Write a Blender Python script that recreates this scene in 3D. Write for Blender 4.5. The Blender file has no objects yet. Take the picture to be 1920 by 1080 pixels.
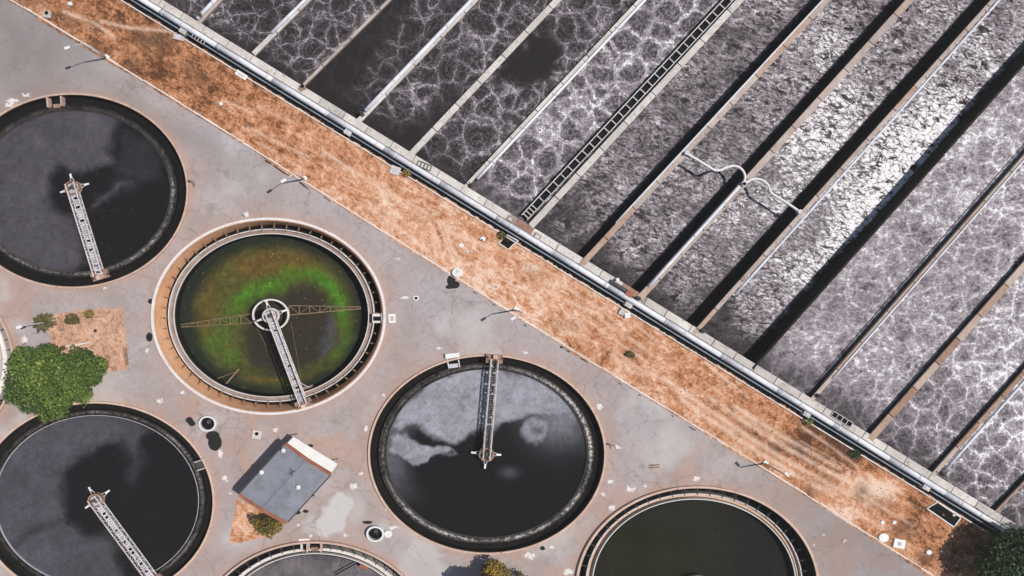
import bpy, math, random
import numpy as np
from mathutils import Vector, Matrix

# ------------------------------------------------------------------ survey
# The camera hangs straight above the plant.  G() turns a point measured in the
# 1920x1080 survey photograph into a place on the horizontal plane at height z.
F_PX, HGT, NX, NY = 1280.0, 94.0, 790.0, 507.0
S = HGT / F_PX                       # metres per photo pixel on the ground
OV = 0.8386                          # the basins are ovals: depth / width

def G(px, py, z=0.0):
    k = (HGT - z) / F_PX
    return Vector(((px - NX) * k, -(py - NY) * k, z))

def Gn(px, py):
    return (np.asarray(px, float) - NX) * S, -(np.asarray(py, float) - NY) * S

SC = bpy.context.scene
COL = SC.collection
rnd = random.Random(7)
ORG = {}

# ------------------------------------------------------------------ numpy noise
def _hash(ix, iy, seed):
    h = (ix.astype(np.int64) * 374761393 + iy.astype(np.int64) * 668265263 + seed * 974711) & 0xffffffff
    h = ((h ^ (h >> 13)) * 1274126177) & 0xffffffff
    return ((h ^ (h >> 16)) & 0xffff) / 65535.0

def vnoise(x, y, seed=0):
    x = np.asarray(x, float); y = np.asarray(y, float)
    ix = np.floor(x); iy = np.floor(y)
    fx = x - ix; fy = y - iy
    fx = fx * fx * (3 - 2 * fx); fy = fy * fy * (3 - 2 * fy)
    a = _hash(ix, iy, seed); b = _hash(ix + 1, iy, seed)
    c = _hash(ix, iy + 1, seed); d = _hash(ix + 1, iy + 1, seed)
    return (a * (1 - fx) + b * fx) * (1 - fy) + (c * (1 - fx) + d * fx) * fy

def fbm(x, y, seed=0, octv=4, gain=0.5):
    s = 0; amp = 1.0; tot = 0
    for i in range(octv):
        s = s + amp * vnoise(np.asarray(x) * 2 ** i + 17.3 * i, np.asarray(y) * 2 ** i - 9.1 * i, seed + i)
        tot += amp; amp *= gain
    return s / tot

def sstep(a, b, x):
    t = np.clip((x - a) / (b - a + 1e-9), 0, 1)
    return t * t * (3 - 2 * t)

def poly_sd(X, Y, poly):
    """signed distance to a polygon, positive inside"""
    n = len(poly); d = np.full(X.shape, 1e9); ins = np.zeros(X.shape, bool)
    for i in range(n):
        x0, y0 = poly[i]; x1, y1 = poly[(i + 1) % n]
        ex, ey = x1 - x0, y1 - y0
        t = np.clip(((X - x0) * ex + (Y - y0) * ey) / (ex * ex + ey * ey + 1e-9), 0, 1)
        d = np.minimum(d, np.hypot(X - x0 - t * ex, Y - y0 - t * ey))
        c = ((y0 <= Y) & (y1 > Y)) | ((y1 <= Y) & (y0 > Y))
        with np.errstate(divide='ignore', invalid='ignore'):
            xi = x0 + (Y - y0) * ex / (ey if abs(ey) > 1e-9 else 1e-9)
        ins ^= c & (X < xi)
    return np.where(ins, d, -d)

def line_d(X, Y, pts):
    d = np.full(X.shape, 1e9)
    for (x0, y0), (x1, y1) in zip(pts[:-1], pts[1:]):
        ex, ey = x1 - x0, y1 - y0
        t = np.clip(((X - x0) * ex + (Y - y0) * ey) / (ex * ex + ey * ey + 1e-9), 0, 1)
        d = np.minimum(d, np.hypot(X - x0 - t * ex, Y - y0 - t * ey))
    return d

# ------------------------------------------------------------------ objects
def tag(o, label=None, cat=None, group=None, kind=None):
    if label: o['label'] = label
    if cat: o['category'] = cat
    if group: o['group'] = group
    if kind: o['kind'] = kind
    return o

def thing(name, label, cat, loc, group=None):
    o = bpy.data.objects.new(name, None)
    o.empty_display_size = 0.3
    COL.objects.link(o)
    o.location = Vector(loc)
    ORG[o] = Vector(loc)
    return tag(o, label, cat, group)

class MB:
    def __init__(s):
        s.v = []; s.f = []; s.var = []
    def add(s, vs, fs, var=None):
        b = len(s.v)
        s.v.extend([tuple(p) for p in vs])
        for f in fs:
            s.f.append(tuple(b + i for i in f))
            s.var.append(rnd.random() if var is None else var)
        return s
    def hexa(s, p, var=None):
        return s.add(p, [(0, 3, 2, 1), (4, 5, 6, 7), (0, 1, 5, 4), (1, 2, 6, 5), (2, 3, 7, 6), (3, 0, 4, 7)], rnd.random() if var is None else var)
    def prism(s, poly, z0, z1, var=None):
        n = len(poly)
        vs = [(p[0], p[1], z0) for p in poly] + [(p[0], p[1], z1) for p in poly]
        fs = [tuple(range(n - 1, -1, -1)), tuple(range(n, 2 * n))]
        fs += [(i, (i + 1) % n, n + (i + 1) % n, n + i) for i in range(n)]
        return s.add(vs, fs, rnd.random() if var is None else var)
    def box(s, c, sx, sy, z0, z1, rot=0.0, var=None):
        ca, sa = math.cos(rot), math.sin(rot)
        ps = []
        for dx, dy in ((-1, -1), (1, -1), (1, 1), (-1, 1)):
            x, y = dx * sx / 2, dy * sy / 2
            ps.append((c[0] + x * ca - y * sa, c[1] + x * sa + y * ca))
        return s.prism(ps, z0, z1, var)
    def beam(s, p, q, w, h, var=None):
        """bar from p to q (centre line), width w across, height h up"""
        p = Vector(p); q = Vector(q); d = (q - p).normalized()
        side = d.cross(Vector((0, 0, 1)))
        if side.length < 1e-4: side = Vector((1, 0, 0))
        side.normalize(); up = side.cross(d).normalized()
        a = side * w / 2; b = up * h / 2
        return s.hexa([p - a - b, p + a - b, q + a - b, q - a - b, p - a + b, p + a + b, q + a + b, q - a + b], var)
    def tube(s, pts, r, n=8, cap=True):
        pts = [Vector(p) for p in pts]; m = len(pts)
        rs = r if isinstance(r, (list, tuple)) else [r] * m
        vs = []; fs = []; ref = None
        for i, p in enumerate(pts):
            t = (pts[min(i + 1, m - 1)] - pts[max(i - 1, 0)]).normalized()
            if ref is None or abs(ref.dot(t)) > .98:
                ref = Vector((0, 0, 1)) if abs(t.z) < .9 else Vector((1, 0, 0))
            u = (ref - t * ref.dot(t)).normalized(); w = t.cross(u); ref = u
            for k in range(n):
                a = 2 * math.pi * k / n
                vs.append(p + (u * math.cos(a) + w * math.sin(a)) * rs[i])
        for i in range(m - 1):
            for k in range(n):
                k2 = (k + 1) % n
                fs.append((i * n + k, i * n + k2, (i + 1) * n + k2, (i + 1) * n + k))
        if cap:
            fs.append(tuple(range(n - 1, -1, -1))); fs.append(tuple((m - 1) * n + k for k in range(n)))
        return s.add(vs, fs, rnd.random())
    def lathe(s, c, prof, n=24, ov=1.0, closed=True, a0=0.0, a1=2 * math.pi):
        """closed profile [(r,z)...] swept round c; ov squashes it front to back"""
        full = abs(a1 - a0 - 2 * math.pi) < 1e-6
        m = len(prof); cnt = n if full else n + 1
        vs = []; fs = []
        for i in range(cnt):
            a = a0 + (a1 - a0) * i / n
            for r, z in prof:
                vs.append((c[0] + r * math.cos(a), c[1] + r * math.sin(a) * ov, z))
        for i in range(n):
            j = (i + 1) % cnt
            for k in range(m if closed else m - 1):
                k2 = (k + 1) % m
                fs.append((i * m + k, j * m + k, j * m + k2, i * m + k2))
        if not full and closed:
            fs.append(tuple(range(m - 1, -1, -1))); fs.append(tuple(n * m + k for k in range(m)))
        return s.add(vs, fs, rnd.random())
    def cyl(s, c, r, z0, z1, n=20, ov=1.0, r1=None):
        r1 = r if r1 is None else r1
        vs = [(c[0] + r * math.cos(2 * math.pi * k / n), c[1] + r * ov * math.sin(2 * math.pi * k / n), z0) for k in range(n)]
        vs += [(c[0] + r1 * math.cos(2 * math.pi * k / n), c[1] + r1 * ov * math.sin(2 * math.pi * k / n), z1) for k in range(n)]
        fs = [tuple(range(n - 1, -1, -1)), tuple(range(n, 2 * n))] + [(k, (k + 1) % n, n + (k + 1) % n, n + k) for k in range(n)]
        return s.add(vs, fs, rnd.random())
    def build(s, name, mat, parent=None, smooth=False, org=None):
        o = None
        if parent is not None: org = ORG[parent]
        if org is None: org = Vector((0, 0, 0))
        me = bpy.data.meshes.new(name)
        me.from_pydata([(v[0] - org.x, v[1] - org.y, v[2] - org.z) for v in s.v], [], s.f)
        at = me.attributes.new('var', 'FLOAT', 'FACE')
        at.data.foreach_set('value', np.array(s.var, dtype=np.float32))
        if smooth:
            me.polygons.foreach_set('use_smooth', [True] * len(me.polygons))
        me.update()
        o = bpy.data.objects.new(name, me)
        me.materials.append(mat)
        COL.objects.link(o)
        if parent is not None:
            o.parent = parent
            ORG[o] = org
        else:
            o.location = org; ORG[o] = org
        return o

def solo(name, mb, mat, label, cat, loc, group=None, smooth=False, kind=None):
    o = mb.build(name, mat, None, smooth, Vector(loc))
    return tag(o, label, cat, group, kind)

def grid_mesh(name, X, Y, Z, keep, attrs, mat):
    """sheet from 2-D coordinate arrays; attrs: name -> 2-D array or (h,w,3)"""
    h, w = X.shape
    idx = np.arange(h * w).reshape(h, w)
    q = np.stack([idx[:-1, :-1], idx[:-1, 1:], idx[1:, 1:], idx[1:, :-1]], -1).reshape(-1, 4)
    if keep is not None:
        kk = (keep[:-1, :-1] & keep[:-1, 1:] & keep[1:, 1:] & keep[1:, :-1]).reshape(-1)
        q = q[kk]
    used = np.zeros(h * w, bool); used[q.reshape(-1)] = True
    remap = np.cumsum(used) - 1
    q = remap[q]
    co = np.stack([X, Y, Z], -1).reshape(-1, 3)[used]
    me = bpy.data.meshes.new(name)
    me.vertices.add(len(co)); me.vertices.foreach_set('co', co.astype(np.float32).reshape(-1))
    nf = len(q)
    me.loops.add(nf * 4); me.loops.foreach_set('vertex_index', q.astype(np.int32).reshape(-1))
    me.polygons.add(nf)
    me.polygons.foreach_set('loop_start', np.arange(0, nf * 4, 4, dtype=np.int32))
    me.polygons.foreach_set('loop_total', np.full(nf, 4, dtype=np.int32))
    me.update(calc_edges=True)
    for k, a in attrs.items():
        if a.ndim == 3:
            at = me.attributes.new(k, 'FLOAT_COLOR', 'POINT')
            c = np.concatenate([a.reshape(-1, 3)[used], np.ones((len(co), 1))], 1)
            at.data.foreach_set('color', c.astype(np.float32).reshape(-1))
        else:
            at = me.attributes.new(k, 'FLOAT', 'POINT')
            at.data.foreach_set('value', a.reshape(-1)[used].astype(np.float32))
    me.validate()
    o = bpy.data.objects.new(name, me)
    me.materials.append(mat)
    COL.objects.link(o)
    return o

# ------------------------------------------------------------------ materials
class NT:
    def __init__(s, name):
        m = bpy.data.materials.new(name); m.use_nodes = True
        s.m = m; s.t = m.node_tree; s.t.nodes.clear()
        s.out = s.n('ShaderNodeOutputMaterial')
        s.b = s.n('ShaderNodeBsdfPrincipled')
        s.l(s.b.outputs[0], s.out.inputs[0])
    def n(s, typ, **kw):
        nd = s.t.nodes.new(typ)
        for k, v in kw.items(): setattr(nd, k, v)
        return nd
    def l(s, a, b): s.t.links.new(a, b)
    def put(s, sock, v):
        if hasattr(v, 'is_output') or isinstance(v, bpy.types.NodeSocket): s.l(v, sock)
        elif isinstance(v, (tuple, list)) and len(v) == 3 and sock.type == 'RGBA': sock.default_value = (*v, 1)
        else: sock.default_value = v
    def pos(s):
        return s.n('ShaderNodeNewGeometry').outputs['Position']
    def attr(s, name, col=False):
        a = s.n('ShaderNodeAttribute', attribute_name=name)
        return a.outputs['Color' if col else 'Fac']
    def math(s, op, a, b=0.0, c=None, clamp=False):
        nd = s.n('ShaderNodeMath', operation=op, use_clamp=clamp)
        s.put(nd.inputs[0], a); s.put(nd.inputs[1], b)
        if c is not None: s.put(nd.inputs[2], c)
        return nd.outputs[0]
    def mix(s, f, a, b, mode='MIX'):
        nd = s.n('ShaderNodeMix', data_type='RGBA', blend_type=mode)
        s.put(nd.inputs[0], f); s.put(nd.inputs[6], a); s.put(nd.inputs[7], b)
        return nd.outputs[2]
    def noise(s, vec, scale, detail=4, rough=.55, dist=0.0, color=False):
        nd = s.n('ShaderNodeTexNoise')
        if vec is not None: s.l(vec, nd.inputs['Vector'])
        nd.inputs['Scale'].default_value = scale; nd.inputs['Detail'].default_value = detail
        nd.inputs['Roughness'].default_value = rough; nd.inputs['Distortion'].default_value = dist
        return nd.outputs['Color' if color else 'Fac']
    def voro(s, vec, scale, feature='F1', out='Distance', rand=1.0):
        nd = s.n('ShaderNodeTexVoronoi', feature=feature)
        s.l(vec, nd.inputs['Vector']); nd.inputs['Scale'].default_value = scale
        nd.inputs['Randomness'].default_value = rand
        return nd.outputs[out]
    def rng(s, v, a, b, c=0.0, d=1.0, smooth=True):
        nd = s.n('ShaderNodeMapRange', interpolation_type='SMOOTHSTEP' if smooth else 'LINEAR')
        s.put(nd.inputs[0], v)
        for i, x in enumerate((a, b, c, d)): s.put(nd.inputs[1 + i], x)
        return nd.outputs[0]
    def ramp(s, v, stops):
        nd = s.n('ShaderNodeValToRGB'); s.put(nd.inputs[0], v)
        e = nd.color_ramp.elements
        while len(e) > 1: e.remove(e[-1])
        e[0].position = stops[0][0]; e[0].color = (*stops[0][1], 1)
        for p, c in stops[1:]:
            x = e.new(p); x.color = (*c, 1)
        return nd.outputs[0]
    def scalevec(s, vec, sc, rotz=0.0):
        nd = s.n('ShaderNodeMapping'); s.l(vec, nd.inputs[0])
        nd.inputs['Rotation'].default_value = (0, 0, rotz)
        nd.inputs['Scale'].default_value = sc
        return nd.outputs[0]
    def warp(s, vec, scale, amt):
        c = s.noise(vec, scale, 3, .5, color=True)
        a = s.n('ShaderNodeVectorMath', operation='SUBTRACT'); s.l(c, a.inputs[0]); a.inputs[1].default_value = (.5, .5, .5)
        b = s.n('ShaderNodeVectorMath', operation='SCALE'); s.l(a.outputs[0], b.inputs[0]); b.inputs['Scale'].default_value = amt
        d = s.n('ShaderNodeVectorMath', operation='ADD'); s.l(vec, d.inputs[0]); s.l(b.outputs[0], d.inputs[1])
        return d.outputs[0]
    def bump(s, h, strength=.3, dist=.05):
        nd = s.n('ShaderNodeBump'); s.l(h, nd.inputs['Height'])
        nd.inputs['Strength'].default_value = strength; nd.inputs['Distance'].default_value = dist
        s.l(nd.outputs[0], s.b.inputs['Normal'])
    def fin(s, col, rough=.8, metal=0.0, spec=.5):
        s.put(s.b.inputs['Base Color'], col); s.put(s.b.inputs['Roughness'], rough)
        s.put(s.b.inputs['Metallic'], metal); s.b.inputs['Specular IOR Level'].default_value = spec
        return s.m

def m_stone(name, c0, c1, scale=1.0, rough=.85, stain=None, stain_amt=.5, metal=0.0, hue=None):
    """weathered surface: two tones by noise, streak stains, small per-piece change"""
    t = NT(name); p = t.pos()
    a = t.noise(p, .55 * scale, 5, .65); b = t.noise(p, 4.5 * scale, 4, .6)
    f = t.math('ADD', t.math('MULTIPLY', a, .65), t.math('MULTIPLY', b, .35))
    f = t.rng(f, .33, .67)
    c = t.mix(f, c0, c1)
    if stain:
        st = t.rng(t.noise(p, 1.1 * scale, 6, .7, .6), .52, .68)
        c = t.mix(t.math('MULTIPLY', st, stain_amt), c, stain)
    v = t.attr('var')
    c = t.mix(.9, c, t.mix(v, (.42, .42, .42), (.58, .58, .58)), 'OVERLAY')
    if hue: c = t.mix(t.rng(v, .55, .95, 0, .85), c, t.mix(f, hue[0], hue[1]))
    t.bump(b, .25, .03)
    return t.fin(c, rough, metal, .02 if 'black' in name or 'dark' in name else .25)

M = {}
M['coping'] = m_stone('coping_concrete', (.43, .39, .36), (.6, .56, .52), 1.0, .9, (.2, .165, .14), .6)
M['wall'] = m_stone('wall_concrete', (.2, .18, .165), (.3, .27, .245), 1.0, .9, (.07, .06, .05), .7)
M['tan'] = m_stone('tan_concrete', (.34, .27, .23), (.48, .41, .365), 1.2, .9, (.17, .105, .07), .6, hue=((.30, .19, .14), (.42, .29, .22)))
M['orangewall'] = m_stone('orange_stained_concrete', (.26, .16, .11), (.38, .25, .18), 1.2, .9, (.14, .075, .045), .7, hue=((.38, .31, .26), (.48, .41, .35)))
M['darkwall'] = m_stone('dark_concrete', (.012, .011, .009), (.03, .026, .022), 1.2, .8, (.008, .008, .007), .6)  # near-black concrete for tank walls and the right basin walls
M['whitepipe'] = m_stone('white_pipe_paint', (.56, .57, .6), (.74, .75, .79), 1.0, .5, (.36, .33, .32), .5)
M['bluepipe'] = m_stone('steel_blue_pipe', (.11, .15, .19), (.2, .25, .3), 1.0, .45, (.08, .07, .065), .6)
M['whitepaint'] = m_stone('white_paint', (.66, .65, .64), (.8, .79, .78), 2.0, .6, (.45, .4, .36), .4)
M['whiteclean'] = m_stone('clean_white_paint', (.64, .63, .61), (.72, .71, .69), 2.0, .6, (.5, .45, .4), .3)
M['rust'] = m_stone('rusty_steel', (.19, .105, .07), (.36, .235, .17), 3.0, .8, (.1, .05, .03), .6)
M['redrust'] = m_stone('red_rust_paint', (.2, .07, .04), (.32, .125, .075), 2.0, .8, (.12, .04, .025), .5)
M['galv'] = m_stone('galvanised_steel', (.36, .34, .37), (.58, .56, .6), 3.0, .5, (.2, .16, .15), .6)
M['paletruss'] = m_stone('pale_truss_steel', (.48, .43, .41), (.66, .61, .59), 3.0, .6, (.28, .18, .12), .6)
M['browntruss'] = m_stone('brown_truss_steel', (.17, .105, .06), (.30, .21, .135), 3.0, .8, (.14, .08, .04), .6)
M['black'] = m_stone('black_sludge_and_shade', (.006, .006, .006), (.014, .013, .012), 2.0, .7)  # sludge; also stands in for shade in holes, pits and the front strip
M['dimdark'] = m_stone('dark_metal', (.05, .048, .046), (.09, .085, .08), 2.0, .6)
M['palekerb'] = m_stone('pale_kerb', (.55, .51, .48), (.72, .68, .65), 2.0, .9, (.2, .17, .15), .5)
M['roofgrey'] = None
M['bark'] = m_stone('bark', (.09, .06, .04), (.16, .11, .08), 3.0, .95)
M['orangeclay'] = m_stone('orange_clay_concrete', (.58, .29, .155), (.74, .42, .245), 1.0, .9, (.34, .16, .08), .5)
M['launder'] = m_stone('brown_launder_concrete', (.2, .145, .12), (.34, .265, .23), 1.5, .85, (.1, .07, .055), .6)
M['peach'] = m_stone('peach_rim_concrete', (.45, .31, .24), (.6, .44, .36), 1.5, .9, (.24, .13, .08), .6)
M['rimwhite'] = m_stone('pale_rim_concrete', (.52, .48, .46), (.68, .64, .62), 1.2, .9, (.33, .27, .235), .5)
M['launderwhite'] = m_stone('white_launder_paint', (.62, .57, .53), (.76, .71, .67), 1.5, .8, (.34, .25, .19), .55)
M['laundertan'] = m_stone('tan_launder_concrete', (.46, .30, .2), (.62, .45, .34), 1.5, .85, (.16, .1, .07), .6)

def m_scum():
    # scum-covered ledge: dark sludge with pale dried streaks that run round the ring
    t = NT('scum_ledge'); p = t.pos()
    a = t.noise(p, 1.0, 6, .7, .5); b = t.noise(p, 3.2, 5, .7); g = t.attr('ridge')
    base = t.mix(t.rng(a, .35, .65), (.006, .0055, .005), (.030, .026, .023))
    k = t.math('MULTIPLY', g, t.rng(b, .38, .66))
    k2 = t.math('MULTIPLY', k, t.rng(t.noise(p, .16, 3), .35, .6, .25, 1.0))
    c = t.mix(k2, base, (.5, .46, .44))
    t.bump(b, .4, .04)
    return t.fin(c, .9, 0, .02)
M['scum'] = m_scum()

def m_water(name, deep=(.010, .010, .011)):
    """dark water; 'sheen' carries painted sky reflection and algae, 'tint' its colour"""
    t = NT(name); p = t.pos()
    sheen = t.attr('sheen'); tint = t.attr('tint', True)
    n1 = t.noise(p, .8, 6, .65, .4); n2 = t.noise(p, 9.0, 3, .6)
    n3 = t.noise(t.warp(p, .5, 2.5), 1.1, 7, .72, 1.0)
    f = t.math('MULTIPLY', sheen, t.math('MULTIPLY', t.rng(n1, .2, .75, .70, 1.1, False), t.rng(n3, .3, .66, .66, 1.12)), clamp=True)
    c = t.mix(f, deep, tint)
    sp = t.math('MULTIPLY', t.rng(t.noise(p, 3.6, 2, .5), .70, .76), t.attr('speck'))
    c = t.mix(sp, c, t.attr('speckcol', True))
    t.bump(n2, .03, .02)
    return t.fin(c, t.rng(sheen, 0, 1, .10, .8), 0.0, .05)
M['water'] = m_water('tank_water')

def m_foam():
    t = NT('foaming_water'); p0 = t.pos()
    veil = t.attr('veil'); vein = t.attr('vein'); spk = t.attr('speckle'); glare = t.attr('white'); mau = t.attr('mauve')
    p = t.warp(t.warp(p0, .35, 2.0), 1.7, .45); p2 = t.warp(p0, 1.4, .6)
    d1 = t.voro(p, .34, 'DISTANCE_TO_EDGE'); d2 = t.voro(t.warp(t.warp(p0, .8, 1.1), 2.4, .25), .80, 'DISTANCE_TO_EDGE'); d3 = t.voro(p2, 1.5, 'DISTANCE_TO_EDGE')
    f1 = t.voro(p, .34)
    n0 = t.noise(p0, .28, 3); n1 = t.noise(p2, 2.6, 5, .72, .8); n2 = t.noise(p0, 5.5, 3, .7, .4); n3 = t.noise(p0, 1.3, 4, .7, 1.2)
    thick = t.rng(n3, .34, .72, .010, .058)
    v1 = t.math('SUBTRACT', 1.0, t.rng(d1, .0, thick))
    v1 = t.math('MULTIPLY', v1, t.math('MULTIPLY', t.rng(n0, .28, .5, .45, 1.0), t.rng(n3, .3, .55, .45, 1.0)))
    halo = t.math('SUBTRACT', 1.0, t.rng(d1, .0, .22))
    v2 = t.math('MULTIPLY', t.math('SUBTRACT', 1.0, t.rng(d2, .0, .055)), t.rng(t.noise(p0, .45, 2), .36, .58))
    ringw = t.math('SINE', t.math('ADD', t.math('MULTIPLY', f1, 30.0), t.math('MULTIPLY', n1, 10.0)))
    ring = t.math('MULTIPLY', t.rng(ringw, .1, 1.0), t.rng(n2, .36, .6))
    fine = t.rng(n1, .42, .66)
    # threads of foam on dark water
    veins = t.math('MULTIPLY', vein, t.math('ADD', t.math('MULTIPLY', v1, t.rng(n2, .25, .6, .5, 1.0)), t.math('MULTIPLY', v2, .7)), clamp=True)
    haze = t.math('MULTIPLY', veil, t.math('ADD', t.math('ADD', t.math('MULTIPLY', fine, .34), t.math('MULTIPLY', ring, .26)), t.math('MULTIPLY', t.math('MULTIPLY', halo, n2), .62)))
    # foam torn by dark holes
    pw_ = t.warp(t.warp(p0, 1.1, .7), 3.2, .3)
    q = t.scalevec(t.scalevec(pw_, (1, 1, 1), math.radians(28)), (1.0, 1.5, 1.0))
    ce = t.voro(q, 1.0, 'DISTANCE_TO_EDGE')
    cc = t.n('ShaderNodeSeparateColor'); t.l(t.voro(q, 1.0, 'F1', 'Color'), cc.inputs[0])
    qs = t.scalevec(t.scalevec(t.warp(p0, .8, .8), (1, 1, 1), math.radians(20)), (.62, 1.25, 1.0))
    sc = t.noise(qs, 2.5, 7, .78, .5); bl = t.noise(qs, 1.05, 4, .62, 1.0)
    clump = t.math('MULTIPLY', t.rng(ce, .0, .12, .35, 1.0), t.rng(cc.outputs[0], .0, .8, .55, 1.0))
    tear = t.rng(sc, .39, .62)
    black = t.math('MULTIPLY', t.rng(bl, .37, .47), t.rng(t.math('ADD', t.math('MULTIPLY', sc, .6), t.math('MULTIPLY', bl, .4)), .37, .47))
    torn = t.math('MULTIPLY', t.math('ADD', t.math('MULTIPLY', clump, .22), t.math('MULTIPLY', tear, .68)), t.math('MULTIPLY', black, t.rng(n0, .3, .6, .75, 1.15)))
    # smooth mauve foam with soft pits and folds
    hp = t.voro(t.warp(p0, .9, .9), .62, 'SMOOTH_F1')
    pits = t.math('MULTIPLY', t.math('SUBTRACT', 1.0, t.rng(hp, .10, .36)), t.rng(t.noise(p0, .33, 3), .38, .58))
    qm = t.scalevec(t.warp(t.warp(p0, .5, 1.2), 2.2, .35), (.75, 1.15, 1.0))
    sm = t.noise(qm, 2.1, 8, .80, .35)
    edge_ = t.math('MULTIPLY', t.math('SUBTRACT', 1.0, t.rng(d2, .0, .10)), t.rng(n2, .35, .62)); lip = t.math('SUBTRACT', 1.0, t.rng(d1, .0, .12))
    smooth = t.math('ADD', .44, t.math('MULTIPLY', t.math('SUBTRACT', sm, .5), 1.75))
    smooth = t.math('ADD', smooth, t.math('MULTIPLY', edge_, .15))
    smooth = t.math('ADD', smooth, t.math('MULTIPLY', lip, .10))
    smooth = t.math('ADD', smooth, t.math('MULTIPLY', t.math('SUBTRACT', n0, .5), .30))
    smooth = t.math('SUBTRACT', smooth, t.math('MULTIPLY', t.math('MULTIPLY', pits, t.rng(sm, .62, .38)), .34))
    smooth = t.math('SUBTRACT', smooth, t.math('MULTIPLY', t.math('MULTIPLY', t.rng(d1, .12, .5), t.rng(sm, .56, .36)), .16))
    smooth = t.math('MAXIMUM', smooth, .0)
    dens = t.math('ADD', t.math('ADD', haze, t.math('MULTIPLY', torn, spk)), t.math('MULTIPLY', smooth, mau))
    dens = t.math('ADD', dens, t.math('MULTIPLY', veins, t.math('SUBTRACT', .42, t.math('MULTIPLY', mau, .15))))
    crack = t.math('MULTIPLY', t.rng(ce, .0, .11, .1, 1.0), t.rng(bl, .38, .47))
    wf = t.math('MULTIPLY', glare, t.math('MULTIPLY', crack, t.math('ADD', .45, t.math('MULTIPLY', t.rng(sc, .36, .52), .65))))
    dens = t.math('ADD', dens, wf, clamp=True)
    c = t.ramp(dens, [(0.0, (.019, .0165, .017)), (.2, (.055, .047, .052)), (.45, (.18, .158, .17)), (.75, (.37, .335, .355)), (1.0, (.76, .745, .75))])
    t.bump(dens, .25, .06)
    return t.fin(c, t.rng(dens, .05, .3, .10, .95), 0.0, .03)
M['foam'] = m_foam()

def m_pave():
    t = NT('pavement_concrete'); p = t.pos()
    tone = t.attr('tone'); rust = t.attr('rust'); paint = t.attr('paint'); dark_marks = t.attr('dark_marks'); light = t.attr('light')
    a = t.noise(p, .18, 5, .6); b = t.noise(p, 1.6, 6, .68); f = t.noise(p, 9, 3, .6)
    base = t.mix(t.rng(a, .36, .64), (.315, .265, .25), (.385, .34, .328))
    base = t.mix(t.math('MULTIPLY', t.rng(t.noise(p, .09, 3), .45, .62), .7), base, (.35, .305, .315))
    base = t.mix(t.math('MULTIPLY', t.rng(b, .48, .70), .6), base, (.25, .21, .19))
    base = t.mix(t.math('MULTIPLY', t.rng(t.noise(p, .55, 6, .72, .8), .53, .66), .5), base, (.21, .18, .165))
    base = t.mix(t.math('MULTIPLY', t.rng(f, .45, .75), .22), base, (.2, .18, .175))
    base = t.mix(t.math('MULTIPLY', rust, .9), base, (.40, .245, .18))
    base = t.mix(light, base, (.47, .45, .435))
    # slab joints
    pj = t.scalevec(t.warp(p, .4, .12), (1, 1, 1), math.radians(35)); sj = t.n('ShaderNodeSeparateXYZ'); t.l(pj, sj.inputs[0])
    for k_, w_ in ((0, 6.2), (1, 4.6)):
        fr = t.math('ABSOLUTE', t.math('SUBTRACT', t.math('FRACT', t.math('DIVIDE', sj.outputs[k_], w_)), .5))
        jl = t.math('MULTIPLY', t.rng(fr, .4905, .4985), t.rng(t.noise(p, .22, 3), .42, .6))
        base = t.mix(t.math('MULTIPLY', jl, .34), base, (.13, .11, .10))
    # hair cracks
    pw = t.warp(p, .5, 2.2)
    cr = t.math('SUBTRACT', 1.0, t.rng(t.voro(pw, .13, 'DISTANCE_TO_EDGE'), .002, .010))
    cr2 = t.math('SUBTRACT', 1.0, t.rng(t.voro(t.warp(p, .9, 1.0), .3, 'DISTANCE_TO_EDGE'), .004, .02))
    cm = t.math('ADD', t.math('MULTIPLY', cr, t.rng(t.noise(p, .12, 2), .42, .55)), t.math('MULTIPLY', cr2, t.rng(t.noise(p, .1, 2, .5, .3), .58, .66)), clamp=True)
    base = t.mix(t.math('MULTIPLY', cm, .46), base, (.16, .13, .12))
    base = t.mix(tone, base, (.16, .145, .14))
    wp = t.rng(t.math('ADD', paint, t.math('MULTIPLY', t.math('SUBTRACT', t.noise(p, 2.3, 5, .7, .5), .5), 1.3)), .42, .6)
    base = t.mix(t.math('MULTIPLY', t.math('MULTIPLY', wp, t.rng(paint, .02, .3)), t.rng(t.noise(p, 4.2, 4, .7), .36, .58, .35, .95)), base, (.74, .71, .69))
    tr = t.rng(t.math('ADD', dark_marks, t.math('MULTIPLY', t.math('SUBTRACT', t.noise(p, 1.5, 4, .6), .5), .5)), .42, .56)
    base = t.mix(t.math('MULTIPLY', tr, t.rng(dark_marks, .02, .2)), base, (.014, .013, .012))
    t.bump(b, .12, .03)
    return t.fin(base, .9, 0, .3)
M['pave'] = m_pave()

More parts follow.
